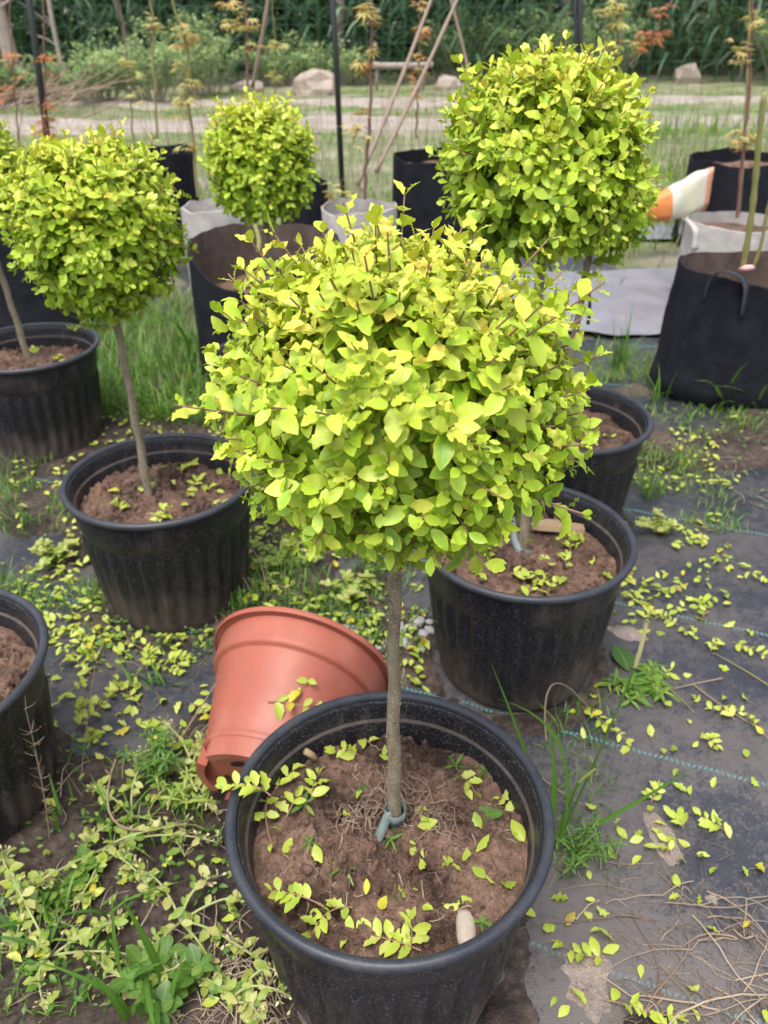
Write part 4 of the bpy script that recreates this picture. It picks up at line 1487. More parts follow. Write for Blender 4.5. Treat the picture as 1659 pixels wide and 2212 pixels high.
# ------------------------------------------------------------------ grass and weeds
def blades(mb, P, h, w, lean, az, tint, nseg=4):
    """curved grass blades"""
    n = len(P)
    t = np.linspace(0, 1, nseg + 1)
    dirx = np.stack([np.cos(az), np.sin(az), np.zeros(n)], -1)
    side = np.stack([-np.sin(az), np.cos(az), np.zeros(n)], -1)
    out = lean[:, None] * t[None] ** 1.8
    zz1 = h[:, None] * (t[None] * (1 - 0.35 * np.clip(lean / np.maximum(h, 1e-6), 0, 1.6)[:, None] * t[None] ** 1.5))
    c = P[:, None, :] + dirx[:, None, :] * out[..., None] + np.array([0, 0, 1.0]) * zz1[..., None]
    ww = (w[:, None] * (1 - t[None] ** 2.2) * (0.7 + 0.3 * np.sin(np.pi * t[None])) + 0.0002)[..., None] * 0.5
    L = c - side[:, None, :] * ww; Rr = c + side[:, None, :] * ww
    v = np.stack([L, Rr], 2).reshape(n, -1, 3)
    i = np.arange(nseg) * 2
    q = np.stack([i, i + 1, i + 3, i + 2], -1)
    nv = (nseg + 1) * 2
    qq = (q[None] + (np.arange(n) * nv)[:, None, None]).reshape(-1, 4)
    uv = np.tile(np.stack([np.tile([0.0, 1.0], nseg + 1), np.repeat(t, 2)], -1), (n, 1))
    mb.add(v.reshape(-1, 3), qq, None, np.repeat(tint, nv), uv)


def tuft(mb, x, y, n, h, w=0.004, spread=0.02, lean=0.5, tint=0.45, z=None):
    P = np.stack([x + rng.normal(0, spread, n), y + rng.normal(0, spread, n), np.zeros(n)], -1)
    P[:, 2] = (np.maximum(gh(P[:, 0], P[:, 1]), -0.004) if z is None else z) - 0.003
    hh = h * rng.uniform(0.45, 1.1, n)
    blades(mb, P, hh, w * rng.uniform(0.6, 1.3, n), hh * rng.uniform(0.1, lean * 1.6, n), rng.uniform(0, 6.28, n), np.clip(rng.normal(tint, 0.15, n), 0, 1))


# mass of grass and low weeds (nobody could count it)
b_ = MB()


def scatter_px(n, x0, x1, y0, y1, h, w, tint, lean=0.6, keep=None):
    P = []
    while len(P) < n:
        p = G(rng.uniform(x0, x1), rng.uniform(y0, y1), 0)
        if inside_pot(p[0], p[1], 0.0): continue
        if keep is not None and rng.random() > keep(p[0], p[1]): continue
        P.append(p)
    P = np.array(P); P[:, 2] = gh(P[:, 0], P[:, 1]) - 0.003
    hh = h * rng.uniform(0.4, 1.15, n)
    blades(b_, P, hh, w * rng.uniform(0.6, 1.3, n), hh * rng.uniform(0.1, lean * 1.7, n), rng.uniform(0, 6.28, n), np.clip(rng.normal(tint, 0.18, n), 0, 1), 3)


patch = lambda x, y: float(sst(0.46, 0.62, fbm(x * 4.5, y * 4.5, 71, 3)))
scatter_px(2600, 190, 480, 650, 930, 0.13, 0.0045, 0.5)                 # behind the left pot
scatter_px(1500, 0, 560, 900, 1330, 0.06, 0.003, 0.5, keep=patch)
scatter_px(1300, 480, 900, 1080, 1420, 0.06, 0.003, 0.45, keep=patch)
scatter_px(300, 0, 520, 1600, 2212, 0.045, 0.0030, 0.5, keep=patch)
scatter_px(900, 1340, 1659, 880, 1060, 0.05, 0.003, 0.62, keep=patch)
scatter_px(500, 1380, 1659, 1050, 1150, 0.05, 0.003, 0.6, keep=patch)
scatter_px(700, 1200, 1450, 725, 830, 0.08, 0.0035, 0.6, keep=patch)
scatter_px(220, 1180, 1330, 1500, 1900, 0.06, 0.0035, 0.45)
scatter_px(2600, 400, 1659, 430, 640, 0.14, 0.006, 0.6, keep=lambda x, y: patch(x, y) * (0.04 if x > 0.3 and y < 4.6 else 1))
tag(b_.build('grass', M['grass']), 'short green grass and sprouting weeds between the pots', 'grass', kind='stuff')

b_ = MB()     # verge beyond the bags up to the tall field
n = 42000
P = np.stack([rng.uniform(-9, 9, n), rng.uniform(4.4, 14.6, n), np.zeros(n)], -1)
den = 0.25 + 1.1 * sst(0.42, 0.62, fbm(P[:, 0] * 0.9, P[:, 1] * 1.6, 77, 4))
band = np.where((P[:, 1] > 9.9) & (P[:, 1] < 11.4), 0.03, np.where((P[:, 1] > 12.5) & (P[:, 1] < 13.7), 0.06, 1.0))
band = np.where(P[:, 1] < 6.2, 0.5, band)
ok = rng.random(n) < den * band
P = P[ok]; n = len(P)
P[:, 2] = gh(P[:, 0], P[:, 1]) - 0.01
tall = 0.10 + 0.22 * (P[:, 0] > 1.5) * (P[:, 1] < 9.5)
hh = tall * rng.uniform(0.4, 1.3, n)
blades(b_, P, hh, rng.uniform(0.006, 0.014, n), hh * rng.uniform(0.1, 0.9, n), rng.uniform(0, 6.28, n), np.clip(rng.normal(0.62, 0.16, n), 0, 1), 3)
tag(b_.build('verge_grass', M['grass']), 'rough green grass along the dirt track', 'grass', kind='stuff')

b_ = MB()     # low creeping leaves on the mud
P, S_, T_ = [], [], []
while len(P) < 2600:
    u_ = rng.random()
    p = G(rng.uniform(0, 540), rng.uniform(1560, 2212), 0) if u_ < 0.10 else G(rng.uniform(0, 920), rng.uniform(850, 1450), 0) if u_ < 0.75 else G(rng.uniform(1200, 1659), rng.uniform(640, 1150), 0)
    if inside_pot(p[0], p[1], 0.0) or rng.random() > 0.08 + patch(p[0] + 3, p[1]): continue
    p[2] = float(gh(p[0], p[1])) + rng.uniform(0.003, 0.03); P.append(p)
    S_.append(rng.uniform(0.007, 0.017)); T_.append(np.clip(rng.normal(0.45, 0.2), 0, 1))
n = len(P); az = rng.uniform(0, 6.28, n)
put_leaves(b_, PRIVET_LO, np.array(P), np.stack([np.cos(az), np.sin(az), rng.normal(0.2, 0.3, n)], -1), np.stack([rng.normal(0, 0.3, n), rng.normal(0, 0.3, n), np.ones(n)], -1), np.array(S_), np.array(T_))
tag(b_.build('ground_cover_weeds', M['weed']), 'tiny creeping weeds covering the mud', 'weeds', kind='stuff')


def grass_thing(px, py, n, h, label, w=0.005, spread=0.015, lean=0.5, tint=0.45, z=0.0):
    p = G(px, py, z)
    b = MB(); tuft(b, p[0], p[1], n, h, w, spread, lean, tint)
    return tag(b.build('grass_tuft', M['grass'], place=True), label, 'grass tuft', 'grass tufts between the pots')


grass_thing(140, 960, 34, 0.17, 'thin upright grass tuft at the foot of the pot before the black grow bag', 0.004, 0.02, 0.45, 0.35)
grass_thing(1335, 800, 26, 0.26, 'tall green grass tuft on the pale ground cover behind the small low tree', 0.007, 0.02, 0.45, 0.4)
grass_thing(1555, 885, 9, 0.26, 'broad forked grass blades before the handled grow bag', 0.015, 0.012, 0.6, 0.35)
grass_thing(1630, 890, 8, 0.16, 'small curling grass tuft beside the forked blades at the grow bag', 0.011, 0.012, 0.9, 0.4)
grass_thing(1425, 870, 9, 0.15, 'small grass tuft at the corner of the handled grow bag', 0.010, 0.012, 0.6, 0.5)
grass_thing(1400, 1075, 30, 0.11, 'bright grass tuft behind the pot with the wood chip', 0.004, 0.018, 0.4, 0.55)
grass_thing(1500, 1020, 22, 0.10, 'thin pale grass tuft on mud before the handled grow bag', 0.004, 0.04, 0.4, 0.6)
grass_thing(440, 780, 8, 0.40, 'arching broad-bladed grass clump beside the brown-lined grow bag', 0.016, 0.03, 0.75, 0.35)
grass_thing(330, 1480, 14, 0.075, 'short grass tuft on the ground cover left of the terracotta pot', 0.005, 0.02, 0.8, 0.45)
grass_thing(210, 2060, 16, 0.12, 'curved bluish grass tuft among the sprawling weeds', 0.008, 0.05, 0.9, 0.3)
grass_thing(330, 2180, 13, 0.20, 'long broad-bladed grass leaning towards the pot with the stone', 0.013, 0.03, 0.8, 0.38)
grass_thing(120, 2000, 16, 0.09, 'short bright grass tuft on dark mud among pale stems', 0.006, 0.02, 0.7, 0.45)
grass_thing(230, 1790, 12, 0.12, 'thin grass tuft beside the mud-stained pot', 0.006, 0.04, 0.7, 0.4)
grass_thing(470, 2090, 14, 0.06, 'tiny grass tuft at the foot of the pot with the stone', 0.004, 0.03, 0.8, 0.42)

# tall foxtail grass beside the front pot
p = G(1200, 1830, 0.0); p[2] = surf(p[0], p[1])
root = empty('foxtail_grass', p, 'tall foxtail grass with a seed head, right against the pot with the stone', 'grass')


def strap(mb, pts, w, tint, side=None):
    pts = np.asarray(pts, float); n = len(pts); t = np.linspace(0, 1, n)
    T = nrm(np.gradient(pts, axis=0))
    sd = nrm(np.cross(T, np.array([0.15, -1, 0.35]) if side is None else np.asarray(side)))
    ww = (w * (1 - t ** 2.5) * (0.75 + 0.25 * np.sin(np.pi * t)) + 0.0003)[:, None] * 0.5
    nrm_ = np.cross(sd, T)
    v = np.stack([pts - sd * ww + nrm_ * ww * 0.3, pts, pts + sd * ww + nrm_ * ww * 0.3], 1).reshape(-1, 3)
    i = np.arange(n - 1)[:, None] * 3; j = np.arange(2)[None, :]
    mb.add(v, np.stack([i + j, i + j + 1, i + j + 4, i + j + 3], -1).reshape(-1, 4), None, tint, np.stack([np.tile([0, .5, 1.0], n), np.repeat(t, 3)], -1))


def px_pt(x, y, Y):
    return AY(x, y, Y)


Y0 = p[1]
stem = bez(p, px_pt(1300, 1620, Y0 + 0.03), px_pt(1372, 1440, Y0 + 0.05), 12)
b_ = MB(); tube(b_, stem, np.linspace(0.0022, 0.0014, 12), 6, 0.3)
b_.build('stem', M['grass'], root, origin=p)
b_ = MB()
hd = bez(stem[-1], px_pt(1386, 1400, Y0 + 0.052), px_pt(1397, 1345, Y0 + 0.055), 16)
tube(b_, hd, 0.0034 * np.sin(np.linspace(0.5, 2.9, 16)) ** 0.6, 8)
d_ = nrm(np.diff(hd, axis=0, append=hd[-1:] + (hd[-1:] - hd[-2:-1])))
for k in range(150):
    i = rng.integers(0, 16); a = rng.normal(size=3)
    tube(b_, [hd[i] + nrm(a) * 0.003, hd[i] + nrm(a) * 0.0045 + d_[i] * 0.003], [0.0007, 0.0003], 3)
b_.build('seed_head', M['pod'], root, origin=p)
for (m1, e1_, w_, tn_) in (((1170, 1700), (1060, 1430), 0.009, 0.42), ((1330, 1760), (1505, 1655), 0.011, 0.4), ((1250, 1840), (1420, 1790), 0.006, 0.45),
                           ((1290, 1560), (1075, 1510), 0.006, 0.4), ((1210, 1660), (1180, 1545), 0.010, 0.4), ((1215, 1720), (1290, 1640), 0.008, 0.35)):
    b_ = MB()
    strap(b_, bez(p + [rng.normal(0, .005), rng.normal(0, .005), 0], px_pt(*m1, Y0 + rng.uniform(-0.01, 0.05)), px_pt(*e1_, Y0 + rng.uniform(0.02, 0.08)), 12), w_, tn_)
    b_.build('blade', M['grass'], root, origin=p)
b_ = MB()
sp2 = bez(p, px_pt(1230, 1740, Y0), px_pt(1250, 1690, Y0 + 0.01), 8)
tube(b_, sp2, 0.0018, 5, 0.3)
tube(b_, bez(sp2[-1], px_pt(1268, 1675, Y0 + 0.01), px_pt(1287, 1660, Y0 + 0.01), 8), 0.003 * np.sin(np.linspace(0.6, 2.9, 8)) ** 0.5, 7, 0.9)
b_.build('young_seed_head', M['grass'], root, origin=p)


def bushy_weed(px, py, label, n=9, h=0.09, leaf=0.02, tint=0.2, spread=0.05, tm=LANCE):
    p = G(px, py, 0.0); p[2] = surf(p[0], p[1]) - 0.002
    root = empty('bushy_weed', p, label, 'weed', 'weeds between the pots')
    st, lf = MB(), MB()
    for k in range(n):
        a = rng.uniform(0, 6.28); e = p + np.array([math.cos(a) * spread * rng.uniform(0.3, 1.4), math.sin(a) * spread * rng.uniform(0.3, 1.4), h * rng.uniform(0.5, 1.1)])
        cv = bez(p, p + (e - p) * [0.3, 0.3, 0.7], e, 8)
        tube(st, cv, np.linspace(0.0014, 0.0008, 8), 4)
        for j in range(1, 8):
            m = 4
            aa = rng.uniform(0, 6.28) + np.arange(m) * 1.57
            D_ = np.stack([np.cos(aa), np.sin(aa), rng.uniform(0, 0.7, m)], -1)
            put_leaves(lf, tm, np.tile(cv[j], (m, 1)), D_, np.tile([0, 0, 1.0], (m, 1)), leaf * rng.uniform(0.6, 1.15, m), np.clip(rng.normal(tint + 0.04 * j, 0.1, m), 0, 1))
    st.build('stem', M['pale_stem'], root, origin=p)
    tag(lf.build('leaves', M['weed'], root, origin=p), kind='stuff')
    return root


bushy_weed(345, 1690, 'dark green bushy weed left of the terracotta pot foot', 11, 0.085, 0.022, 0.12, 0.05)
bushy_weed(1245, 1850, 'dark green low weed at the foot of the foxtail grass', 10, 0.05, 0.016, 0.15, 0.06)
bushy_weed(400, 1750, 'pale green weed between the dark bushy weed and the pot rim', 8, 0.06, 0.02, 0.5, 0.05)
bushy_weed(380, 2150, 'broad-leaved dark weed under the long grass blades', 5, 0.04, 0.030, 0.15, 0.05, ROUND)
bushy_weed(160, 1960, 'small round-leaved weed on mud among pale stems', 6, 0.03, 0.022, 0.25, 0.05, ROUND)
bushy_weed(1395, 1490, 'uprooted wilting weed lying on the ground cover by the wood-chip pot', 9, 0.022, 0.034, 0.3, 0.06)
bushy_weed(120, 1210, 'yellow-green weed clump between the pots on the left', 9, 0.05, 0.02, 0.6, 0.06, ROUND)
bushy_weed(230, 1180, 'leafy weed clump at the foot of the pot behind the terracotta one', 9, 0.07, 0.018, 0.5, 0.06, ROUND)
bushy_weed(620, 1230, 'leafy weed clump on the mud behind the terracotta pot', 9, 0.06, 0.02, 0.55, 0.07, ROUND)
bushy_weed(760, 1290, 'yellow-green weed between the terracotta pot and the wood-chip pot', 8, 0.06, 0.02, 0.6, 0.05, ROUND)
bushy_weed(1425, 1150, 'lime weed clump on the strip behind the wood-chip pot', 7, 0.04, 0.018, 0.65, 0.05, ROUND)
# one broad dark leaf beside the wood-chip pot
b_ = MB(); p = G(1348, 1430, 0); p[2] = surf(p[0], p[1]) + 0.004
put_leaves(b_, ROUND, np.array([p + [0.0, -0.035, 0]]), np.array([[-0.15, 1.0, 0.35]]), np.array([[0.2, -0.5, 1]]), np.array([0.075]), np.array([0.12]))
tag(b_.build('broad_leaf', M['weed'], place=True), 'single broad dark green leaf beside the foot of the wood-chip pot', 'leaf')


def purse_weed(px, py, stems, label):
    """sprawling weed: pale stems, small leaves, heads of pale pods; stems as photo-position ends on the ground"""
    p = G(px, py, 0.0); p[2] = surf(p[0], p[1]) + 0.004
    root = empty('sprawling_weed', p, label, 'weed', 'sprawling pale-stemmed weeds')
    lf, pd = MB(), MB()
    for (ex, ey_, hz_) in stems:
        e = G(ex, ey_, hz_)
        mid = (p + e) / 2 + np.array([rng.normal(0, 0.02), rng.normal(0, 0.02), 0.02 + hz_ * 0.4])
        cv = bez(p, mid, e, 14)
        cv[:, 2] = np.maximum(cv[:, 2], gh(cv[:, 0], cv[:, 1]) + 0.003)
        b = MB(); tube(b, cv, np.linspace(0.0024, 0.0010, 14), 6)
        b.build('stem', M['pale_stem'], root, origin=p)
        for j in range(2, 13):
            if rng.random() < 0.75:
                m = rng.integers(1, 3)
                aa = rng.uniform(0, 6.28, m)
                put_leaves(lf, PRIVET_MID, np.tile(cv[j], (m, 1)), np.stack([np.cos(aa), np.sin(aa), rng.uniform(-0.1, 0.6, m)], -1), np.tile([0, 0, 1.0], (m, 1)) + rng.normal(0, 0.4, (m, 3)),
                           rng.uniform(0.013, 0.026, m), np.clip(rng.normal(0.8, 0.14, m), 0.3, 1))
        for j in range(9, 14):
            for s in range(4):
                d = nrm(rng.normal(size=3) + [0, 0, 0.5]); q0 = cv[j] + rng.normal(0, 0.002, 3); q1 = q0 + d * rng.uniform(0.008, 0.016)
                tube(pd, [q0, q1], [0.0004, 0.0004], 3)
                put_leaves(pd, PRIVET_LO, q1[None], d[None], rng.normal(size=(1, 3)), np.array([rng.uniform(0.005, 0.0085)]), np.array([0.8]))
    tag(lf.build('leaves', M['weed'], root, origin=p), kind='stuff')
    tag(pd.build('seed_pods', M['pod'], root, origin=p), kind='stuff')


purse_weed(395, 2010, [(470, 1890, 0.05), (560, 1940, 0.04), (300, 1880, 0.03), (250, 2120, 0.03), (480, 2160, 0.03), (560, 2075, 0.06)], 'sprawling weed with forked pale stems beside the pot with the stone')
purse_weed(230, 1850, [(150, 1960, 0.02), (50, 1930, 0.05), (400, 1780, 0.05), (470, 1820, 0.04), (340, 1960, 0.02)], 'sprawling weed with pale seed heads below the dead bristly weed')
purse_weed(120, 2080, [(30, 1900, 0.07), (70, 2040, 0.03), (260, 2000, 0.02), (100, 2190, 0.03), (330, 2080, 0.03)], 'sprawling withered weed on the darkest mud among grass')
purse_weed(420, 1700, [(350, 1560, 0.06), (440, 1600, 0.05), (300, 1640, 0.04), (470, 1760, 0.05)], 'sprawling weed with upright seed heads by the terracotta pot foot')
purse_weed(500, 2190, [(600, 2110, 0.05), (640, 2160, 0.06), (420, 2120, 0.03), (560, 2212, 0.03)], 'sprawling weed with pods against the front of the pot with the stone')
purse_weed(300, 2170, [(210, 2080, 0.03), (420, 2080, 0.05), (380, 2205, 0.02)], 'small sprawling weed under the long broad grass')


purse_weed(60, 1960, [(10, 1850, 0.06), (120, 1900, 0.05), (170, 2010, 0.03), (20, 2060, 0.03)], 'sprawling seedy weed beneath the thin grey stalk')
purse_weed(290, 1780, [(200, 1700, 0.05), (330, 1640, 0.06), (400, 1850, 0.03), (180, 1830, 0.03), (290, 1900, 0.02)], 'sprawling weed with wiry stems beside the dark bushy weed')

# dry stalks -------------------------------------------------------
def stalk(pts, r, label, barbs=0, parent_label_group='dry stalks', bl=0.012, mat='stalk'):
    pts = np.asarray(pts, float)
    cv = bez(pts[0], pts[1], pts[2], 14)
    b = MB(); tube(b, cv, np.linspace(r, r * 0.45, 14), 5)
    for k in range(barbs):
        i = rng.integers(3, 14); d = nrm(cv[min(i, 13)] - cv[i - 1]); a = nrm(np.cross(d, rng.normal(size=3)))
        q0 = cv[min(i, 13)]
        tube(b, bez(q0, q0 + a * bl * 0.6 + d * bl * 0.1, q0 + a * bl + d * bl * 0.6, 4), [r * 0.4, r * 0.35, r * 0.3, r * 0.2], 3)
    return tag(b.build('dry_stalk', M[mat], place=True), label, 'dry stalk', parent_label_group)


def gp(x, y, z):
    return G(x, y, z)


stalk([gp(465, 1745, 0.005), gp(160, 1890, 0.05), gp(250, 1640, 0.10)], 0.003, 'thick pale dry stem running from the terracotta pot foot to the mud-stained pot', 6)
stalk([gp(300, 1730, 0.004), gp(410, 1570, 0.03), gp(500, 1420, 0.05)], 0.0025, 'straight brown stalk slanting up towards the terracotta pot', 0)
stalk([gp(165, 1800, 0.004), gp(180, 1600, 0.06), gp(205, 1440, 0.10)], 0.0016, 'thin grey stalk standing on the ground cover beside the mud-stained pot', 3)
for k, (x, y, lb) in enumerate(((110, 1840, 'dead bristly weed standing against the wall of the mud-stained pot'), (35, 1720, 'thin dead hooked weed beside the bristly one at the mud-stained pot'))):
    pz = G(x, y, 0.0)
    top_ = AY((55, 12)[k], (1530, 1560)[k], pz[1] + 0.03)
    stalk([pz, (pz + top_) / 2 + [0.01, 0, 0], top_], 0.0012, lb, (60, 14)[k], 'dry stalks', 0.017)
stalk([gp(0, 2190, 0.004), gp(120, 2080, 0.02), gp(180, 1930, 0.05)], 0.0016, 'long thin grey stalk crossing the mud below the withered weed', 5)
for k, (a, m, e_, lb) in enumerate((((560, 1330, 0.003), (520, 1190, 0.10), (430, 1190, 0.16), 'dry hooked stalk leaning on the pot behind the terracotta one'),
                                     ((580, 1310, 0.003), (570, 1170, 0.14), (500, 1160, 0.16), 'dry forked stalk arching beside the pot behind the terracotta one'),
                                     ((660, 1290, 0.003), (590, 1250, 0.05), (480, 1245, 0.06), 'low dry stalk lying across weeds behind the terracotta pot'),
                                     ((470, 1345, 0.003), (460, 1320, 0.03), (455, 1300, 0.06), 'short stub of stalk at the terracotta pot rim'),
                                     ((1050, 1500, 0.003), (1000, 1410, 0.09), (940, 1340, 0.15), 'bristly purple stalk leaning on the wall of the wood-chip pot'),
                                     ((1180, 1600, 0.003), (1160, 1400, 0.16), (1265, 1520, 0.03), 'dry stalk bent over before the wood-chip pot'),
                                     ((1130, 1640, 0.004), (1170, 1690, 0.01), (1260, 1740, 0.004), 'curved dry stalk between the pot rim and the foxtail grass'),
                                     ((1365, 1440, 0.006), (1450, 1480, 0.012), (1500, 1540, 0.004), 'green-brown stalk lying across the ground cover near the broad leaf'),
                                     ((1560, 1465, 0.006), (1480, 1480, 0.012), (1385, 1505, 0.006), 'pinkish bare root of the uprooted weed'),
                                     ((1500, 1480, 0.005), (1580, 1545, 0.008), (1659, 1580, 0.004), 'thin brown stalk lying on open ground cover'),
                                     ((1659, 1480, 0.006), (1600, 1440, 0.010), (1540, 1410, 0.006), 'fresh green stalk lying on open ground cover'))):
    stalk([gp(*a), gp(*m), gp(*e_)], 0.0018, lb, 10 if 'bristly' in lb else 1, 'dry stalks', 0.014, 'green_sapling' if 'green' in lb else 'stalk')

# straw matted over the mud lower right of the front pot: one tangle
b_ = MB()
for k in range(120):
    u_ = rng.random()
    if u_ < 0.55: x, y = rng.uniform(1380, 1720), rng.uniform(1980, 2260)
    elif u_ < 0.8: x, y = rng.uniform(1190, 1600), rng.uniform(1850, 1990)
    else: x, y = rng.uniform(1440, 1700), rng.uniform(960, 1110)
    p = G(x, y, 0.0)
    if inside_pot(p[0], p[1], 0.01): continue
    hd_ = rng.normal(-0.45, 0.7) if rng.random() < 0.6 else rng.uniform(0, 6.28)
    L_ = rng.uniform(0.03, 0.07) if rng.random() < 0.45 else rng.uniform(0.08, 0.26)
    pts_ = [p[:2].copy()]; kn = rng.integers(0, 12)
    for q__ in range(11):
        hd_ += rng.normal(0, 0.16) + (rng.normal(0, 0.8) if q__ == kn else 0)
        pts_.append(pts_[-1] + L_ / 11 * np.array([math.cos(hd_), math.sin(hd_)]))
    cv = np.array([[a_[0], a_[1], 0] for a_ in pts_])
    if any(inside_pot(a_[0], a_[1], 0.0) for a_ in pts_): continue
    cv[:, 2] = np.maximum(gh(cv[:, 0], cv[:, 1]), mz(cv[:, 0], cv[:, 1])) + 0.002 + rng.uniform(0, 0.012) * np.abs(np.sin(np.linspace(0, rng.uniform(3, 7), 12)))
    r0_ = rng.choice([0.0005, 0.0008, 0.0012, 0.0019], p=[0.35, 0.35, 0.2, 0.1])
    tube(b_, cv, np.linspace(r0_, r0_ * 0.6, 12), 5, float(np.clip(rng.normal(0.55, 0.25), 0, 1)))
for k in range(420):   # broken thin fibres
    x, y = rng.uniform(1300, 1700), rng.uniform(1900, 2260)
    p = G(x, y, 0.0)
    if inside_pot(p[0], p[1], 0.01) or rng.random() > 0.25 + sst(0.45, 0.6, fbm(p[0] * 9, p[1] * 9, 5, 3)): continue
    a = rng.uniform(0, 6.28); L_ = rng.uniform(0.008, 0.035)
    e = p + L_ * np.array([math.cos(a), math.sin(a), 0])
    cv = bez(p, (p + e) / 2 + [rng.normal(0, 0.004), rng.normal(0, 0.004), 0], e, 4)
    cv[:, 2] = np.maximum(gh(cv[:, 0], cv[:, 1]), mz(cv[:, 0], cv[:, 1])) + 0.0015
    tube(b_, cv, rng.uniform(0.0003, 0.0006), 3, float(rng.uniform(0, 0.7)))
for k in range(380):   # pale roots and straw in the left mud and under the front pot
    p = G(rng.uniform(0, 900), rng.uniform(1250, 2212), 0.0) if k < 150 else G(rng.uniform(440, 720), rng.uniform(2030, 2300), 0)
    if inside_pot(p[0], p[1], 0.0): continue
    a = rng.uniform(0, 6.28); L_ = rng.uniform(0.02, 0.09)
    e = p + L_ * np.array([math.cos(a), math.sin(a), 0])
    cv = bez(p, (p + e) / 2 + [rng.normal(0, 0.01), rng.normal(0, 0.01), 0], e, 6)
    if inside_pot(e[0], e[1], 0.0): continue
    cv[:, 2] = np.maximum(gh(cv[:, 0], cv[:, 1]), mz(cv[:, 0], cv[:, 1])) + 0.002 + rng.uniform(0, 0.02) * np.sin(np.linspace(0, 3.14, 6))
    tube(b_, cv, rng.uniform(0.0004, 0.0012), 4, float(rng.uniform(0.3, 1.0)))
tag(b_.build('dry_straw', M['stalk']), 'matted dry straw and roots on the muddy ground', 'straw', kind='stuff')

# dried pale mud patches (low crusts) on the ground cover
crust = soil_mat('dried_pale_mud', (0.42, 0.34, 0.29), (0.26, 0.20, 0.165))
for k, (x, y, rx_, ry_, rz_, lb) in enumerate(((1437, 1810, 0.028, 0.075, 0.2, 'pale dried mud crust among the leaves, the taller narrow one'), (1275, 2110, 0.045, 0.075, -0.1, 'pale dried mud crust under the long lime sprig'),
                                                (1540, 1938, 0.014, 0.012, 0, 'tiny pale dried mud crust under a single leaf'), (1355, 1365, 0.055, 0.035, -0.5, 'pale cement-like crust at the foot of the wood-chip pot'))):
    p = G(x, y, 0.004)
    b_ = MB()
    nr, nt_ = 8, 40
    th = np.arange(nt_) * 2 * np.pi / nt_
    rg = np.linspace(0, 1, nr)
    Rg, Tg = np.meshgrid(rg, th, indexing='ij')
    lump = 0.75 + 0.75 * (fbm(np.cos(Tg) * 2.2 + k * 5, np.sin(Tg) * 2.2, 90 + k, 4) - 0.25)
    lx, ly = Rg * rx_ * lump * np.cos(Tg), Rg * ry_ * lump * np.sin(Tg)
    X_, Y_ = p[0] + lx * math.cos(rz_) - ly * math.sin(rz_), p[1] + lx * math.sin(rz_) + ly * math.cos(rz_)
    Z_ = np.maximum(gh(X_, Y_), mz(X_, Y_)) + 0.006 * (1 - Rg ** 3) - 0.003
    i = np.arange(nr - 1)[:, None] * nt_; j = np.arange(nt_)[None, :]; jn = (j + 1) % nt_
    b_.add(np.stack([X_, Y_, Z_], -1), np.stack([i + j, i + jn, i + nt_ + jn, i + nt_ + j], -1).reshape(-1, 4))
    tag(b_.build('mud_crust', crust, place=True), lb, 'dried mud', 'dried mud crusts')
# grey rubble behind the terracotta pot
gravel = simple('grey_rubble', (0.42, 0.41, 0.40), 0.85, (0.25, 0.24, 0.23), 40, 0.6, 0.4, 90)
for k in range(26):
    p = G(rng.uniform(720, 930), rng.uniform(1330, 1430), 0)
    if inside_pot(p[0], p[1], 0.02): continue
    b_ = MB(); s = rng.uniform(0.008, 0.020)
    rock_mesh(b_, (p[0], p[1], surf(p[0], p[1]) + s * 0.2), (s, s * rng.uniform(0.6, 1), s * 0.55), k, rng.uniform(0, 3), 1, 0.3)
    tag(b_.build('rubble_stone', gravel, smooth=False, place=True), 'grey rubble stone between the terracotta pot and the wood-chip pot', 'stone', 'grey rubble behind the terracotta pot')


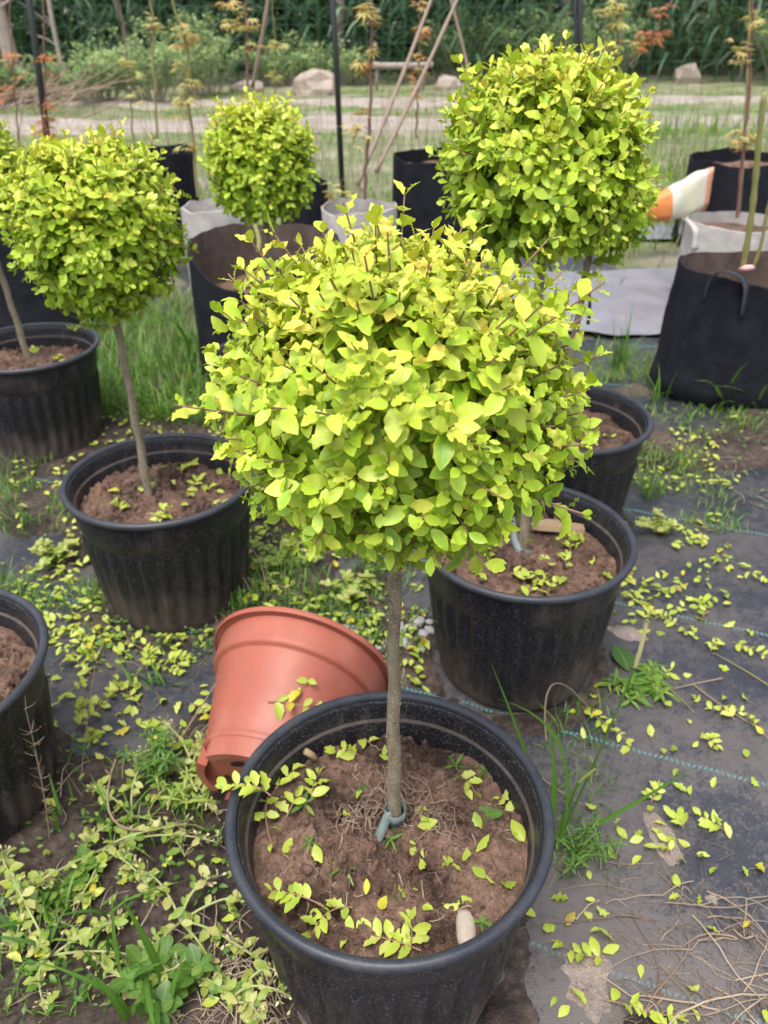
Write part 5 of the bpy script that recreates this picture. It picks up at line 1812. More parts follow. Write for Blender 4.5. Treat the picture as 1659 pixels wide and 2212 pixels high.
# ------------------------------------------------------------------ grow bags
def grow_bag(name, label, cx, cy, R, h, mat, inner, seed, group, soil_d=0.06, taper=0.06, dip=0.0, dip_az=-1.57, handles=(), pleat=0.02, cat='grow bag'):
    root = empty(name, (cx, cy, 0), label, cat, group)
    k, nz = 72, 18
    th = np.arange(k) * 2 * np.pi / k
    t = np.linspace(0, 1, nz)
    Tg, Th = np.meshgrid(t, th, indexing='ij')
    top_h = h * (1 + 0.05 * (fbm(np.cos(Th) * 1.6 + seed, np.sin(Th) * 1.6, seed, 3) - 0.5) * 2 - dip * np.exp(-((np.angle(np.exp(1j * (Th - dip_az)))) / 0.75) ** 2))
    zz_ = Tg * top_h
    r_ = R * (1 - taper * Tg) * (1 + pleat * 2.2 * (fbm(np.cos(Th) * 3 + 7 * seed, np.sin(Th) * 3 + Tg * 2.5, seed + 3, 4) - 0.5))
    r_ = r_ * (0.93 + 0.07 * sst(0, 0.12, Tg)) + 0.03 * R * np.exp(-((Tg - 0.12) / 0.12) ** 2)
    out = np.stack([r_ * np.cos(Th), r_ * np.sin(Th), zz_ - 0.01], -1)
    i = np.arange(nz - 1)[:, None] * k; j = np.arange(k)[None, :]; jn = (j + 1) % k
    q = np.stack([i + j, i + jn, i + k + jn, i + k + j], -1).reshape(-1, 4)
    b = MB(); b.add(out, q)
    inn = out.copy(); sc = (r_ - 0.006) / r_
    inn[..., 0] *= sc; inn[..., 1] *= sc
    # hem joining both sides
    a = (nz - 1) * k
    hem = np.vstack([out[-1], inn[-1] + [0, 0, 0.001]])
    jj = np.arange(k); jn1 = (jj + 1) % k
    b.add(hem, np.stack([jj, jn1, k + jn1, k + jj], -1))
    b.build('wall', M[mat], root)
    b = MB(); lo_i = int(nz * 0.35)
    b.add(inn[lo_i:].reshape(-1, 3) , np.stack([np.arange(nz - 1 - lo_i)[:, None] * k + j, np.arange(nz - 1 - lo_i)[:, None] * k + k + j, np.arange(nz - 1 - lo_i)[:, None] * k + k + jn, np.arange(nz - 1 - lo_i)[:, None] * k + jn], -1).reshape(-1, 4))
    b.build('lining', M[inner], root)
    b = MB()
    rr = np.linspace(0, 1, 14)
    Rg, Tg2 = np.meshgrid(rr, th, indexing='ij')
    lx, ly = Rg * R * (1 - taper * 0.8) * 0.985 * np.cos(Tg2), Rg * R * (1 - taper * 0.8) * 0.985 * np.sin(Tg2)
    lz = h - soil_d - dip * h * 0.5 + (fbm(lx * 9 + seed, ly * 9, seed, 4) - 0.5) * 0.05
    i = np.arange(13)[:, None] * k
    b.add(np.stack([lx, ly, lz], -1), np.stack([i + j, i + jn, i + k + jn, i + k + j], -1).reshape(-1, 4))
    b.build('soil', M['soil'], root)
    for (az, out_) in handles:
        b = MB()
        rt = R * (1 - taper)
        u = np.array([math.cos(az), math.sin(az), 0]); s = np.array([-math.sin(az), math.cos(az), 0])
        pts = [u * (rt * 1.02) - s * 0.075 + [0, 0, h * 0.80], u * (rt * 1.03) - s * 0.07 + [0, 0, h * 0.93], u * (rt + out_) - s * 0.045 + [0, 0, h * 1.0], u * (rt + out_ * 1.2) + [0, 0, h * 1.02],
               u * (rt + out_) + s * 0.045 + [0, 0, h * 0.99], u * (rt * 1.03) + s * 0.07 + [0, 0, h * 0.92], u * (rt * 1.02) + s * 0.075 + [0, 0, h * 0.72]]
        pts = np.array(pts)
        tq = np.linspace(0, 6, 31); ps = np.stack([np.interp(tq, np.arange(7), pts[:, c]) for c in range(3)], -1)
        for _ in range(3): ps[1:-1] = (ps[:-2] + ps[1:-1] * 2 + ps[2:]) / 4
        tl = nrm(np.gradient(ps, axis=0)); wv = nrm(np.cross(tl, u) + 1e-6 * s) * 0.0
        wdir = np.tile(u * 0.012, (31, 1)) + np.cross(tl, s) * 0.004
        vv = np.stack([ps - wdir, ps + wdir], 1).reshape(-1, 3); kk = np.arange(30) * 2
        b.add(vv, np.stack([kk, kk + 2, kk + 3, kk + 1], -1))
        o = b.build('handle', M['strap' if mat == 'felt' else mat], root)
        sm = o.modifiers.new('thick', 'SOLIDIFY'); sm.thickness = 0.003
    return root


def bag_px(xl, xr, ytop, Y, **kw):
    """centre, radius and height from photo edges of a bag standing at distance Y"""
    a, b = AY(xl, ytop, Y), AY(xr, ytop, Y)
    return dict(cx=(a[0] + b[0]) / 2, cy=Y, R=(b[0] - a[0]) / 2 * 1.03, h=a[2])


BG = 'black felt grow bags'
grow_bag('grow_bag', 'big black felt grow bag with a strap handle and bamboo stakes tied with pink tape', 1.375, 2.82, 0.378, 0.475, 'felt', 'lining', 31, BG, 0.16, 0.05, 0.10, -1.35, ((-2.30, 0.018),), 0.03)
bpy.data.objects['grow_bag'].scale = (1, 0.58, 1)
d_ = bag_px(408, 735, 512, 2.98)
grow_bag('grow_bag', 'open black felt grow bag with dusty brown lining showing', d_['cx'], 2.98, d_['R'], d_['h'] - 0.005, 'felt', 'lining', 32, BG, 0.16, 0.02, 0.20, -1.9, (), 0.035)
d_ = bag_px(-140, 212, 470, 3.62)
grow_bag('grow_bag', 'black felt grow bag behind the leaning-trunk tree', d_['cx'], 3.75, d_['R'], 0.50, 'felt', 'lining', 33, BG, 0.08, 0.06, 0.05)
d_ = bag_px(235, 415, 322, 5.0)
grow_bag('grow_bag', 'black felt grow bag behind the white felt pot, past the tree with low shoots', d_['cx'], 5.0, d_['R'], d_['h'], 'felt', 'felt', 34, BG, 0.08, 0.04)
d_ = bag_px(40, 210, 322, 5.4)
grow_bag('grow_bag', 'black felt grow bag under the reddest maple sapling near the leaning post', d_['cx'], 5.4, d_['R'], d_['h'] - 0.02, 'felt', 'felt', 37, BG, 0.08, 0.04)
d_ = bag_px(848, 1065, 330, 4.7)
grow_bag('grow_bag', 'black felt grow bag behind the tall wide-crowned tree, below the crossed canes', d_['cx'], 4.7, d_['R'], d_['h'], 'felt', 'felt', 35, BG, 0.08, 0.04)
d_ = bag_px(1492, 1740, 338, 4.9)
grow_bag('grow_bag', 'black felt grow bag behind the printed sack and the white handled felt pot', d_['cx'], 4.9, d_['R'], d_['h'], 'felt', 'felt', 36, BG, 0.08, 0.07)
d_ = bag_px(600, 706, 392, 4.3)
grow_bag('grow_bag', 'black felt grow bag beside the round white felt pot', d_['cx'], 4.35, d_['R'], d_['h'], 'felt', 'felt', 38, BG, 0.08, 0.04)
WG = 'white felt pots'
d_ = bag_px(392, 540, 440, 3.75)
grow_bag('felt_pot', 'dirty white felt pot behind the brown-lined grow bag', d_['cx'], 3.75, d_['R'], d_['h'], 'whitefelt', 'whitefelt', 41, WG, 0.10, 0.0, cat='felt pot')
d_ = bag_px(698, 852, 440, 3.95)
grow_bag('felt_pot', 'round white felt pot with rolled rim beside the fence post', d_['cx'], 3.95, d_['R'], d_['h'], 'whitefelt', 'whitefelt', 42, WG, 0.14, -0.03, cat='felt pot')
d_ = bag_px(1488, 1700, 474, 3.85)
grow_bag('felt_pot', 'white felt pot with a small side handle, holding the purple-stemmed maple', d_['cx'], 3.85, d_['R'], d_['h'], 'whitefelt', 'whitefelt', 43, WG, 0.06, 0.03, handles=((3.3, 0.02),), cat='felt pot')

# printed sack lying on the ground behind the tall tree
pa, pb = AY(1392, 458, 4.55), AY(1532, 408, 4.65)
ax_ = pb - pa; L_ = np.linalg.norm(ax_); ax_ /= L_
e1_ = nrm(np.cross(ax_, [0, 0, 1.0])); e2_ = np.cross(e1_, ax_)
b_ = MB(); k = 32
us = np.linspace(0, 1, 15)
th = np.arange(k) * 2 * np.pi / k
vv, tn = [], []
for u_ in us:
    w1 = 0.062 + 0.060 * sst(0.0, 0.8, u_)
    wr = 1 + 0.45 * (fbm(np.cos(th) * 2 + u_ * 7, np.sin(th) * 2, 51, 3) - 0.5) + 0.05 * np.sign(np.cos(2 * th))
    fl = 0.55 - 0.42 * sst(0.2, 1.0, u_)
    cs_, sn_ = np.sign(np.cos(th)) * np.abs(np.cos(th)) ** 0.7, np.sign(np.sin(th)) * np.abs(np.sin(th)) ** 0.8
    vv.append(pa + ax_ * (L_ * u_ + 0.03 * np.sin(th)[:, None] * u_) + np.outer(cs_ * w1 * wr * fl, e1_) + np.outer(sn_ * w1 * wr, e2_))
    tn.append(np.full(k, u_))
vv = np.concatenate(vv); i = np.arange(14)[:, None] * k; j = np.arange(k)[None, :]; jn = (j + 1) % k
b_.add(np.vstack([vv, [pa - ax_ * 0.02], [pb + ax_ * 0.01]]), np.stack([i + j, i + jn, i + k + jn, i + k + j], -1).reshape(-1, 4),
       [((x + 1) % k, x, 15 * k) for x in range(k)] + [(14 * k + x, 14 * k + (x + 1) % k, 15 * k + 1) for x in range(k)], np.concatenate(tn + [[0.0, 1.0]]))
sk_o = empty('printed_sack', (pa[0], pa[1], 0), 'crumpled orange and cream printed sack lying by black grow bag', 'sack')
b_.build('sack_body', M['sack'], sk_o, origin=(pa[0], pa[1], 0))
for (u_, a_, w_, h_) in ((0.50, -2.2, 0.022, 0.012), (0.50, -1.85, 0.02, 0.008), (0.58, -2.1, 0.016, 0.01)):
    c_ = pa + ax_ * L_ * u_
    w1 = (0.062 + 0.060 * float(sst(0.0, 0.8, u_))) * 0.98
    nn_ = math.cos(a_) * e1_ * 0.75 + math.sin(a_) * e2_
    cc = c_ + nn_ * w1 * 1.04 + np.array([0, -0.004, 0]); tdir = nrm(np.cross(ax_, nn_))
    b_ = MB(); b_.add([cc - ax_ * w_ - tdir * h_, cc + ax_ * w_ - tdir * h_, cc + ax_ * w_ + tdir * h_, cc - ax_ * w_ + tdir * h_], [[0, 1, 2, 3]])
    b_.build('print_mark', M['redprint'], sk_o, origin=(pa[0], pa[1], 0))


# ------------------------------------------------------------------ maple saplings, stakes
def maple_template():
    lob = 7
    pts = [(0, 0, 0)]
    ang = np.linspace(-2.1, 2.1, lob)
    ln = np.array([0.45, 0.75, 0.95, 1.0, 0.95, 0.75, 0.45])
    outl = []
    for k in range(lob):
        outl.append((ln[k] * math.sin(ang[k]), ln[k] * math.cos(ang[k]), -0.25 * ln[k]))
        if k < lob - 1:
            m = (ang[k] + ang[k + 1]) / 2
            outl.append((0.30 * math.sin(m), 0.30 * math.cos(m), 0.0))
    tv = np.array([(0, 0, 0)] + outl)
    tri = [(0, i, i + 1) for i in range(1, len(outl))]
    return tv, np.array(tri)


MT, MTRI = maple_template()


def maple_leaves(mb, P, D, N, S, tint):
    n = len(P)
    R = frames(np.asarray(D, float), np.asarray(N, float))
    v = np.einsum('nij,vj->nvi', R, MT) * np.asarray(S)[:, None, None] + np.asarray(P)[:, None, :]
    tri = (MTRI[None] + (np.arange(n) * len(MT))[:, None, None]).reshape(-1, 3)
    mb.add(v.reshape(-1, 3), None, tri, np.repeat(tint, len(MT)))


def maple(label, pxs, Y, r, mat, clusters, tint, base_z=0.0, leaf=0.05):
    """a thin sapling through the given photo positions at distance Y; leaf clusters at photo positions"""
    pts = [AY(x, y, Y) for x, y in pxs]
    z_top = pts[0][2]
    d = nrm(pts[0] - pts[1])
    above = pts[0] + d * 0.5
    base = pts[-1].copy()
    root = empty('maple_sapling', base, label, 'sapling', 'thin maple saplings')
    line = np.array([above] + pts)
    tq = np.linspace(0, len(line) - 1, 26)
    cv = np.stack([np.interp(tq, np.arange(len(line)), line[:, c]) for c in range(3)], -1)[::-1]
    cv[1:-1, 0] += rng.normal(0, 0.004, 24)
    b = MB(); tube(b, cv, np.linspace(r, r * 0.55, 26), 7)
    b.build('stem', M[mat], root, origin=base)
    b = MB(); tw = MB()
    for (x, y, n, s) in clusters:
        c = AY(x, y, Y)
        j = int(np.argmin(np.abs(cv[:, 2] - c[2] + 0.02)))
        if np.linalg.norm(cv[j] - c) > 0.015:
            tube(tw, [cv[j], (cv[j] + c) / 2 + [0, 0, 0.01], c], [0.002, 0.0016, 0.001], 4)
        a = rng.uniform(0, 6.28, n)
        D_ = np.stack([np.cos(a), np.sin(a), rng.uniform(-0.5, 0.2, n)], -1)
        maple_leaves(b, c + D_ * 0.02 + rng.normal(0, 0.012, (n, 3)), D_, np.tile([0, 0, 1.0], (n, 1)) + rng.normal(0, 0.2, (n, 3)), s * leaf * rng.uniform(0.8, 1.3, n), np.clip(rng.normal(tint + 0.12, 0.17, n), 0, 1))
    if clusters:
        tag(b.build('leaves', M['maple'], root, smooth=False, origin=base), kind='stuff')
        if tw.n: tag(tw.build('petiole', M[mat], root, origin=base), kind='stuff')
    return root


maple('maple sapling with red-orange tufts beside the leaning dark post', [(94, 0), (96, 160), (98, 315)], 5.4, 0.006, 'sapling', [(98, 290, 10, 1), (100, 255, 8, 1), (103, 225, 8, .8), (98, 125, 8, 1), (102, 165, 5, .7), (97, 275, 6, 1)], 0.15)
maple('maple sapling with coral tufts left of the leaning dark post', [(20, 0), (26, 120), (40, 330)], 5.7, 0.006, 'sapling', [(27, 130, 9, 1), (24, 115, 7, 1), (44, 165, 5, .8), (10, 190, 6, 1), (15, 205, 5, .9)], 0.22)
maple('straight pale-stemmed maple sapling with few yellow leaves', [(326, 0), (334, 150), (338, 300)], 5.6, 0.009, 'green_sapling', [(325, 58, 5, .9), (337, 50, 4, .8), (325, 33, 4, .7)], 0.7)
maple('maple sapling with layered yellow tufts beside the white felt pot', [(372, 0), (405, 100), (410, 240), (428, 425)], 4.6, 0.008, 'green_sapling', [(400, 215, 10, 1.2), (415, 175, 8, 1), (395, 250, 6, 1), (388, 95, 7, 1), (405, 70, 7, 1), (385, 140, 6, .9), (398, 50, 5, .9), (404, 315, 6, .9)], 0.58)
maple('slim maple sapling with drooping pale yellow tufts above the tree with low shoots', [(270, 90), (282, 180), (290, 330)], 5.6, 0.005, 'sapling', [(272, 128, 8, 1), (270, 138, 6, 1), (288, 160, 5, .9), (285, 200, 6, .8), (296, 222, 6, .9)], 0.75)
maple('reddish maple sapling behind the brown-bag tree with orange and yellow tiers', [(531, 0), (532, 60), (536, 190)], 5.6, 0.009, 'sapling', [(520, 22, 6, 1), (545, 52, 6, 1), (512, 55, 8, 1.2), (495, 45, 6, 1), (545, 90, 4, .9), (553, 95, 4, .9), (488, 5, 7, 1.2)], 0.5)
maple('maple sapling with sulphur-yellow tiers right of the brown-bag tree', [(592, 60), (596, 120), (598, 330)], 5.9, 0.005, 'green_sapling', [(600, 95, 8, 1), (592, 165, 7, 1), (605, 92, 5, 1)], 0.72)
maple('maple sapling rising from the round white felt pot beside the fence post', [(803, 0), (802, 150), (795, 300), (788, 430)], 4.0, 0.0085, 'sapling', [(795, 18, 8, 1.2), (803, 48, 5, .9), (786, 130, 7, .9), (790, 150, 7, .9), (780, 240, 6, .8), (770, 270, 6, .9), (775, 300, 5, .8), (735, 415, 7, .8), (720, 405, 5, .7), (800, 98, 4, .8)], 0.5)
maple('maple sapling with orange tufts between the crossed canes', [(908, 0), (905, 150), (900, 300)], 5.2, 0.006, 'sapling', [(905, 10, 6, .9), (910, 60, 7, 1), (905, 85, 5, .9), (905, 120, 6, 1), (908, 150, 8, .9), (893, 175, 6, .8), (900, 205, 5, .9)], 0.35)
maple('maple sapling with stacked yellow tiers over the tall wide crown', [(1330, 0), (1333, 60), (1335, 140)], 4.8, 0.006, 'sapling', [(1330, 5, 9, 1), (1330, 25, 8, 1), (1335, 50, 8, 1), (1330, 90, 8, 1), (1320, 105, 8, 1), (1345, 85, 5, .8), (1300, 20, 5, .8)], 0.62)
maple('slanting maple twig with scarlet-orange leaves right of the tall crown', [(1440, 20), (1400, 90), (1360, 140)], 4.9, 0.006, 'sapling', [(1405, 85, 9, .9), (1420, 75, 8, 1), (1385, 95, 8, .9), (1440, 70, 4, .8), (1430, 25, 5, .9), (1445, 18, 4, .8), (1375, 75, 5, .8), (1400, 105, 4, .9)], 0.16)
maple('purple-stemmed maple sapling in the white handled felt pot', [(1626, 0), (1618, 200), (1606, 330), (1592, 470)], 3.85, 0.0085, 'sapling', [(1610, 110, 5, .7), (1600, 130, 5, .7), (1612, 300, 8, .8), (1605, 310, 8, .8), (1635, 60, 5, .7), (1632, 20, 4, .7), (1600, 95, 5, .7), (1618, 290, 6, .8), (1590, 285, 6, .8)], 0.55)


def cane(label, a, b, Ya, Yb, r, mat='cane', nodes=7, name='bamboo_stake', group='canes and stakes'):
    p, q = AY(*a, Ya), AY(*b, Yb)
    d = nrm(p - q)
    p = p + d * (0.45 if a[1] < 20 else 0.0)
    n = nodes * 3 + 1
    t = np.linspace(0, 1, n)[:, None]
    pts = q + (p - q) * t
    pts[:, 0] += 0.006 * np.sin(t[:, 0] * 5)
    rad = np.full(n, r); rad[::3] *= 1.22
    bb = MB(); tube(bb, pts, rad * np.linspace(1.05, 0.85, n), 8, cap=True)
    return tag(bb.build(name, M[mat], place=True), label, 'stake', group)


cane('weathered bamboo cane leaning right beside the round white felt pot', (932, 0), (772, 400), 4.9, 4.4, 0.0095)
cane('weathered bamboo cane crossing a thinner stick, leaning over the white felt pot', (988, 0), (812, 372), 4.9, 4.4, 0.0095)
cane('thin brown stick crossing the upper end of a leaning cane', (972, 0), (1020, 190), 5.1, 5.0, 0.008)
cane('tall green bamboo stake tied with pink tape in the handled grow bag', (1656, 200), (1603, 585), 2.86, 2.90, 0.0105, 'bamboo')
cane('thin bamboo stick tied beside the tall green stake in the grow bag', (1668, 430), (1626, 580), 2.9, 2.92, 0.006, 'bamboo')
cane('tall yellow-green bamboo stake behind the purple-stemmed maple', (1622, 0), (1596, 460), 4.0, 3.95, 0.007, 'bamboo')
cane('slanting dead stick behind the tree with the brown-lined bag', (578, 0), (545, 190), 5.8, 5.8, 0.012)
cane('green bamboo stake in the white felt pot behind the brown-lined bag', (552, 470), (558, 545), 3.0, 2.95, 0.009, 'bamboo')
b_ = MB()
p = AY(1612, 577, 2.88)
tube(b_, [p + [-0.022, 0, -0.008], p + [-0.008, -0.014, 0.0], p + [0.012, -0.013, 0.002], p + [0.028, 0.0, -0.004]], [0.006, 0.011, 0.010, 0.005], 8, cap=True)
tag(b_.build('pink_tape', M['pinktape'], place=True), 'pink and white tape binding bamboo stakes in the big grow bag', 'tape')

# dark plastic-coated stakes among the back pots
cane('thin black support rod beside the small low tree', (1268, 560), (1270, 700), 2.3, 2.3, 0.0045, 'post')

# ------------------------------------------------------------------ wire fence
FY = 6.3
fr = empty('wire_fence', (0, FY, 0), 'dark wire mesh fence on black posts beyond the grow bags', 'fence')


def post(x0, x1, r):
    a, b = AY(x0, 0, FY), AY(x1, 430, FY)
    a = b + (a - b) * 1.35
    b[2] = -0.05
    bb = MB(); tube(bb, [b, (a + b) / 2 + [0.004, 0, 0], a], [r, r, r], 8, cap=True)
    bb.build('post', M['post'], fr, origin=(0, FY, 0))


post(62, 117, 0.024); post(718, 741, 0.020); post(1252, 1258, 0.016); post(1242, 1250, 0.012)
post(-620, -560, 0.02); post(1960, 1900, 0.02)
wb_ = MB()
for k, z in enumerate(np.arange(0.05, 1.9, 0.105)):
    xs = np.linspace(-4.2, 4.6, 45)
    tube(wb_, np.stack([xs, np.full(45, FY + 0.012), z + 0.012 * np.sin(xs * 1.7 + k)], -1), 0.0013, 3)
for x in np.arange(-4.2, 4.6, 0.105):
    zz1 = np.linspace(-0.02, 1.95, 9)
    tube(wb_, np.stack([x + 0.006 * np.sin(zz1 * 3 + x * 5), np.full(9, FY + 0.014), zz1], -1), 0.0012, 3)
tag(wb_.build('wire_mesh', M['wire'], fr, origin=(0, FY, 0)), kind='stuff')


# ------------------------------------------------------------------ far side of the track
def rock(x0, x1, ytop, ybot, label, seed):
    c = G((x0 + x1) / 2, ybot, 0)
    Y = c[1]
    a, b = AY(x0, ybot, Y), AY(x1, ybot, Y); t = AY((x0 + x1) / 2, ytop, Y)
    bb = MB()
    hh = t[2]
    rock_mesh(bb, (c[0], Y + 0.25, hh * 0.30), ((b[0] - a[0]) / 2 * 1.02, (b[0] - a[0]) * 0.4, hh * 0.72), seed, 0.0, 2, 0.55)
    return tag(bb.build('boulder', M['rock'], smooth=False, place=True), label, 'boulder', 'boulders along the track')


rock(625, 728, 158, 208, 'large pale boulder beside the track, right behind the straight fence post', 3)
rock(490, 565, 178, 200, 'low pale boulder beside the track behind the brown-bag tree', 5)
rock(942, 1000, 160, 200, 'pinkish boulder beside the track near the thin brown stick', 9)
rock(1462, 1522, 138, 182, 'tall angular pale boulder before the dense shrubs', 13)
rock(-40, 40, 170, 232, 'pale boulder beside the track left of the leaning post', 17)


def shrub(cx, cy, rx, rz, label, n=2400, tint=0.5, leaf=0.045, seed=0, base=0.0, tm=None):
    global rng
    keep, rng = rng, np.random.default_rng(500 + seed)
    root = empty('shrub', (cx, cy, 0), label, 'shrub', 'shrubs behind the track')
    st, lf = MB(), MB()
    nst = 34
    P, D, N, S, T = [], [], [], [], []
    for k in range(nst):
        a = rng.uniform(0, 6.28); rr = rx * math.sqrt(rng.random())
        top_ = np.array([cx + rr * math.cos(a), cy + rr * math.sin(a) * 0.8, rz * (1.05 - 0.45 * (rr / rx) ** 2) * rng.uniform(0.75, 1.12)])
        b0 = np.array([cx + rr * 0.35 * math.cos(a), cy + rr * 0.35 * math.sin(a), 0])
        cv = bez(b0, (b0 + top_) / 2 + [0, 0, 0.1 * rz], top_, 12)
        tube(st, cv, np.linspace(0.009, 0.003, 12), 4)
        m = n // nst
        t = rng.uniform(0.12, 1.0, m) ** 0.8
        x = t * 11; ai = np.minimum(x.astype(int), 10)
        p = cv[ai] + (cv[ai + 1] - cv[ai]) * (x - ai)[:, None]
        a2 = rng.uniform(0, 6.28, m); ds = rng.uniform(0.0, 0.14, m) * (1.25 - 0.8 * t)
        d = np.stack([np.cos(a2), np.sin(a2), rng.uniform(0.1, 0.9, m)], -1)
        P.append(p + d * ds[:, None]); D.append(d); N.append(np.tile([0, -0.25, 1.0], (m, 1)) + rng.normal(0, 0.3, (m, 3)))
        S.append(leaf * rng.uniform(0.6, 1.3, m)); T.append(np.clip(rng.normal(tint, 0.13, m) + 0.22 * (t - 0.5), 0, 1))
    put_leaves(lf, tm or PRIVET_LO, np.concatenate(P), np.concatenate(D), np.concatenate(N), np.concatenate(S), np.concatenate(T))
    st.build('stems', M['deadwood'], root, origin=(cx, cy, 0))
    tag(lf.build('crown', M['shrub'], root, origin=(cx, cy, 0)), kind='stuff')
    rng = keep


def shrub_px(x, ybase, width, ytop, label, seed, **kw):
    c = G(x, ybase, 0); Y = c[1]
    w_ = width / F * math.hypot(Y, 1) / 2
    z = AY(x, ytop, Y)[2]
    shrub(AY(x, ybase, Y)[0], Y, w_, z, label, seed=seed, **kw)


shrub_px(215, 226, 190, 95, 'pale green bushy shrub behind the leaning post', 1, tint=0.66, n=3000)
shrub_px(330, 222, 200, 60, 'tall mid-green shrub behind the straight pale-stemmed sapling', 2, tint=0.6, n=3400)
shrub_px(440, 205, 190, 45, 'tallest pale green shrub behind the yellow-tiered sapling', 3, tint=0.68, n=3400)
shrub_px(100, 228, 180, 130, 'low dark green shrub behind the reddest sapling', 4, tint=0.42, n=2600)
shrub_px(610, 186, 180, 85, 'green shrub behind the low boulder', 5, tint=0.58, n=3000)
shrub_px(715, 186, 170, 95, 'pale green shrub behind the large boulder', 6, tint=0.66, n=2800)
shrub_px(1010, 178, 210, 25, 'tall dark shrub behind the thin brown stick', 7, tint=0.40, n=3600)
shrub_px(1140, 178, 210, 5, 'tall dense shrub behind the paired fence posts', 8, tint=0.44, n=3600)
shrub_px(1290, 186, 220, -10, 'tall leafy shrub behind the stacked-tier maple', 9, tint=0.46, n=3600)
shrub_px(1420, 160, 220, -15, 'dense dark green shrub left of the angular boulder', 10, tint=0.40, n=4000)
shrub_px(1560, 160, 230, -15, 'dense dark green shrub right of the angular boulder', 11, tint=0.36, n=4200)
shrub_px(1700, 184, 230, -5, 'dense dark shrub behind the tall yellow-green stake', 12, tint=0.38, n=3400)
shrub_px(-60, 234, 200, 110, 'dark green shrub left of the coral-tufted maple', 13, tint=0.40, n=2600)

# corn standing as one field behind
b_ = MB(); b2 = MB()
n = 0
for row in range(4):
    for x in np.arange(-9.5, 9.5, 0.30):
        px_, py_ = x + rng.normal(0, 0.06), 16.2 + row * 0.75 + rng.normal(0, 0.08)
        h_ = rng.uniform(2.1, 2.7)
        tube(b2, [(px_, py_, 0), (px_ + rng.normal(0, .04), py_, h_ * 0.5), (px_ + rng.normal(0, .08), py_, h_)], [0.016, 0.013, 0.006], 5)
        for k in range(11):
            z0 = h_ * (0.06 + 0.085 * k) ; a = (k % 2) * math.pi + rng.normal(0.4, 0.6)
            L_ = rng.uniform(0.5, 0.85)
            d = np.array([math.cos(a), math.sin(a), 0])
            cv = bez((px_, py_, z0), np.array([px_, py_, z0 + 0.38]) + d * L_ * 0.45, np.array([px_, py_, z0 - rng.uniform(0.0, 0.35)]) + d * L_, 7)
            strap(b_, cv, 0.075, float(np.clip(rng.normal(0.45, 0.22), 0, 1)), np.cross(d, [0, 0, 1]) * 0 + np.cross([0, 0, 1.0], d) * 0 + d * 0.2 + np.array([0, 0, 1.0]))
field = b_.build('corn_field', M['corn'])
tag(field, 'dark green corn standing as one field behind the shrubs', 'corn', kind='stuff')
tag(b2.build('corn_stems', M['corn'], field), kind='stuff')
# a second, farther stand that closes the view
b_ = MB()
n = 20000
P = np.stack([rng.uniform(-26, 26, n), rng.uniform(19.3, 22, n), rng.uniform(0.0, 2.7, n)], -1)
a = rng.uniform(0, 6.28, n)
put_leaves(b_, LANCE, P, np.stack([np.cos(a), np.sin(a), rng.uniform(-0.3, 0.9, n)], -1), np.tile([0, 0, 1.0], (n, 1)) + rng.normal(0, 0.3, (n, 3)), rng.uniform(0.5, 0.9, n), np.clip(rng.normal(0.35, 0.2, n), 0, 1))
tag(b_.build('far_corn', M['corn']), 'farther dark corn closing the view', 'corn', kind='stuff')


# pale dead trunks and a log rail in front of the corn
def dead_trunk(px, ybase, r, label, lean=0.0):
    p = G(px, ybase, 0)
    b = MB(); h_ = 2.6
    t = np.linspace(0, 1, 12)[:, None]
    pts = np.array([p[0], p[1], -0.05]) + t * np.array([lean, 0, h_])
    pts[:, 0] += 0.03 * np.sin(t[:, 0] * 6 + px)
    root = empty('dead_tree', (p[0], p[1], 0), label, 'dead tree', 'pale dead trunks before the corn')
    tube(b, pts, r * (1.1 - 0.35 * t[:, 0]), 10)
    b.build('trunk', M['deadwood'], root, origin=(p[0], p[1], 0))
    for k in range(7):
        b = MB()
        i = rng.integers(3, 11); a = rng.uniform(0, 6.28); L_ = rng.uniform(0.2, 0.6)
        e = pts[i] + np.array([math.cos(a) * L_, math.sin(a) * L_ * 0.5, rng.uniform(-0.1, 0.4)])
        tube(b, bez(pts[i], (pts[i] + e) / 2 + [0, 0, 0.08], e, 6), np.linspace(r * 0.3, r * 0.08, 6), 5)
        b.build('branch', M['deadwood'], root, origin=(p[0], p[1], 0))


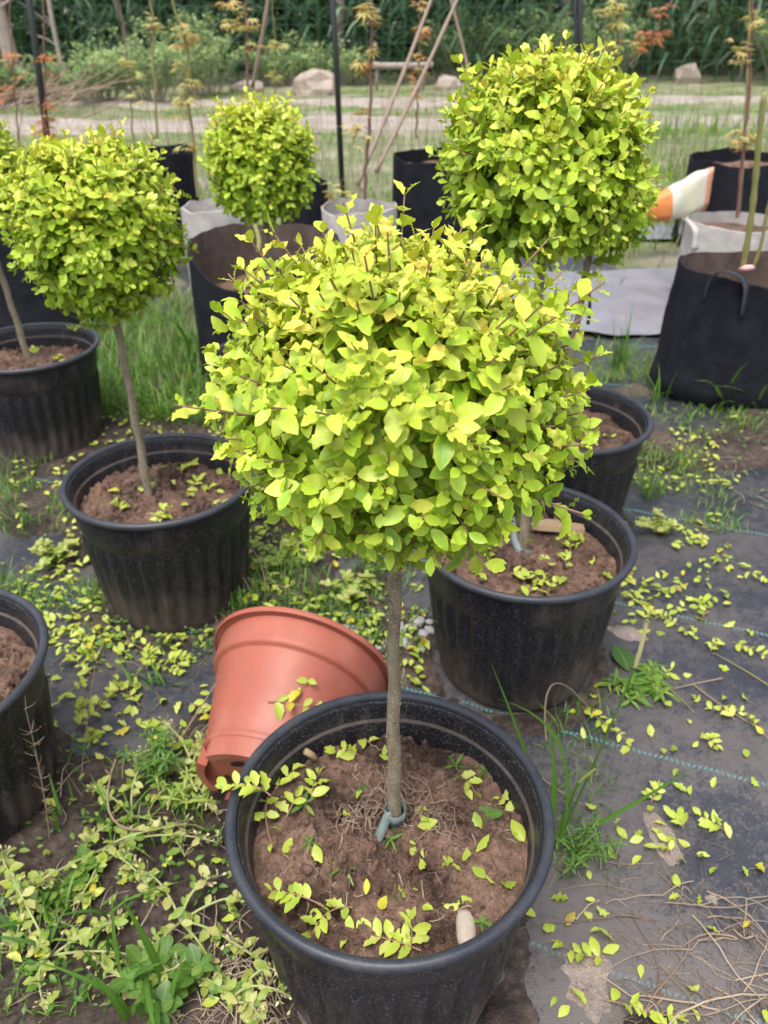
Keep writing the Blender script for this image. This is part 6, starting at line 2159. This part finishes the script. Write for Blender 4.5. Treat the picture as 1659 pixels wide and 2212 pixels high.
dead_trunk(48, 190, 0.13, 'thick pale dead trunk left of the leaning post', -0.3)
dead_trunk(738, 175, 0.09, 'straight pale dead trunk behind the large boulder', 0.05)
dead_trunk(300, 178, 0.05, 'thin pale dead trunk above the pale bushy shrub', -0.45)
dead_trunk(140, 200, 0.035, 'slim bare dead stem right of the leaning post', 0.1)
dead_trunk(1205, 165, 0.06, 'brown bare trunk left of the paired fence posts', 0.05)
dead_trunk(1600, 175, 0.03, 'grey withered stem before the dense dark shrubs', 0.05)
p, q_ = AY(800, 142, 15.0), AY(935, 140, 15.0)
b_ = MB(); tube(b_, [p, (p + q_) / 2 + [0, 0, -0.01], q_], [0.05, 0.05, 0.045], 8, cap=True)
rail = empty('log_rail', ((p[0] + q_[0]) / 2, 15.0, 0), 'old log rail on posts under the corn, between the leaning canes', 'rail')
b_.build('log', M['deadwood'], rail, origin=((p[0] + q_[0]) / 2, 15.0, 0))
for x in (p[0] + 0.1, q_[0] - 0.15):
    b_ = MB(); tube(b_, [(x, 15.03, -0.05), (x, 15.03, p[2] + 0.05)], [0.03, 0.028], 6, cap=True)
    b_.build('post', M['deadwood'], rail, origin=((p[0] + q_[0]) / 2, 15.0, 0))

# brush pile of dry branches on the left of the track, one tangle
b_ = MB()
for k in range(70):
    p = G(rng.uniform(-60, 190), rng.uniform(215, 262), 0); a = rng.normal(0.5, 0.5) if rng.random() < 0.7 else rng.uniform(0, 6.28); L_ = rng.uniform(0.3, 1.1)
    p[2] = rng.uniform(0.02, 0.25)
    tube(b_, bez(p, p + [L_ * 0.5 * math.cos(a), 0.1, 0.12], p + [L_ * math.cos(a), L_ * 0.4 * math.sin(a), rng.uniform(0.0, 0.5)], 6), np.linspace(0.013, 0.004, 6), 4)
tag(b_.build('brush_pile', M['stalk']), 'pile of dry brush beside the track near leaning post', 'brush', kind='stuff')
# dry weeds standing along the fence, one thicket
b_ = MB()
for k in range(420):
    x = rng.uniform(-3.6, 3.8); y = rng.uniform(5.6, 7.6); h_ = rng.uniform(0.25, 0.8)
    p = np.array([x, y, float(gh(x, y))]); e = p + [rng.normal(0, 0.15), rng.normal(0, 0.1), h_]
    tube(b_, bez(p, (p + e) / 2 + rng.normal(0, 0.04, 3), e, 5), np.linspace(0.0032, 0.0012, 5), 3)
tag(b_.build('dry_weed_stems', M['stalk']), 'thicket of thin dry weed stems along the fence', 'dry weeds', kind='stuff')
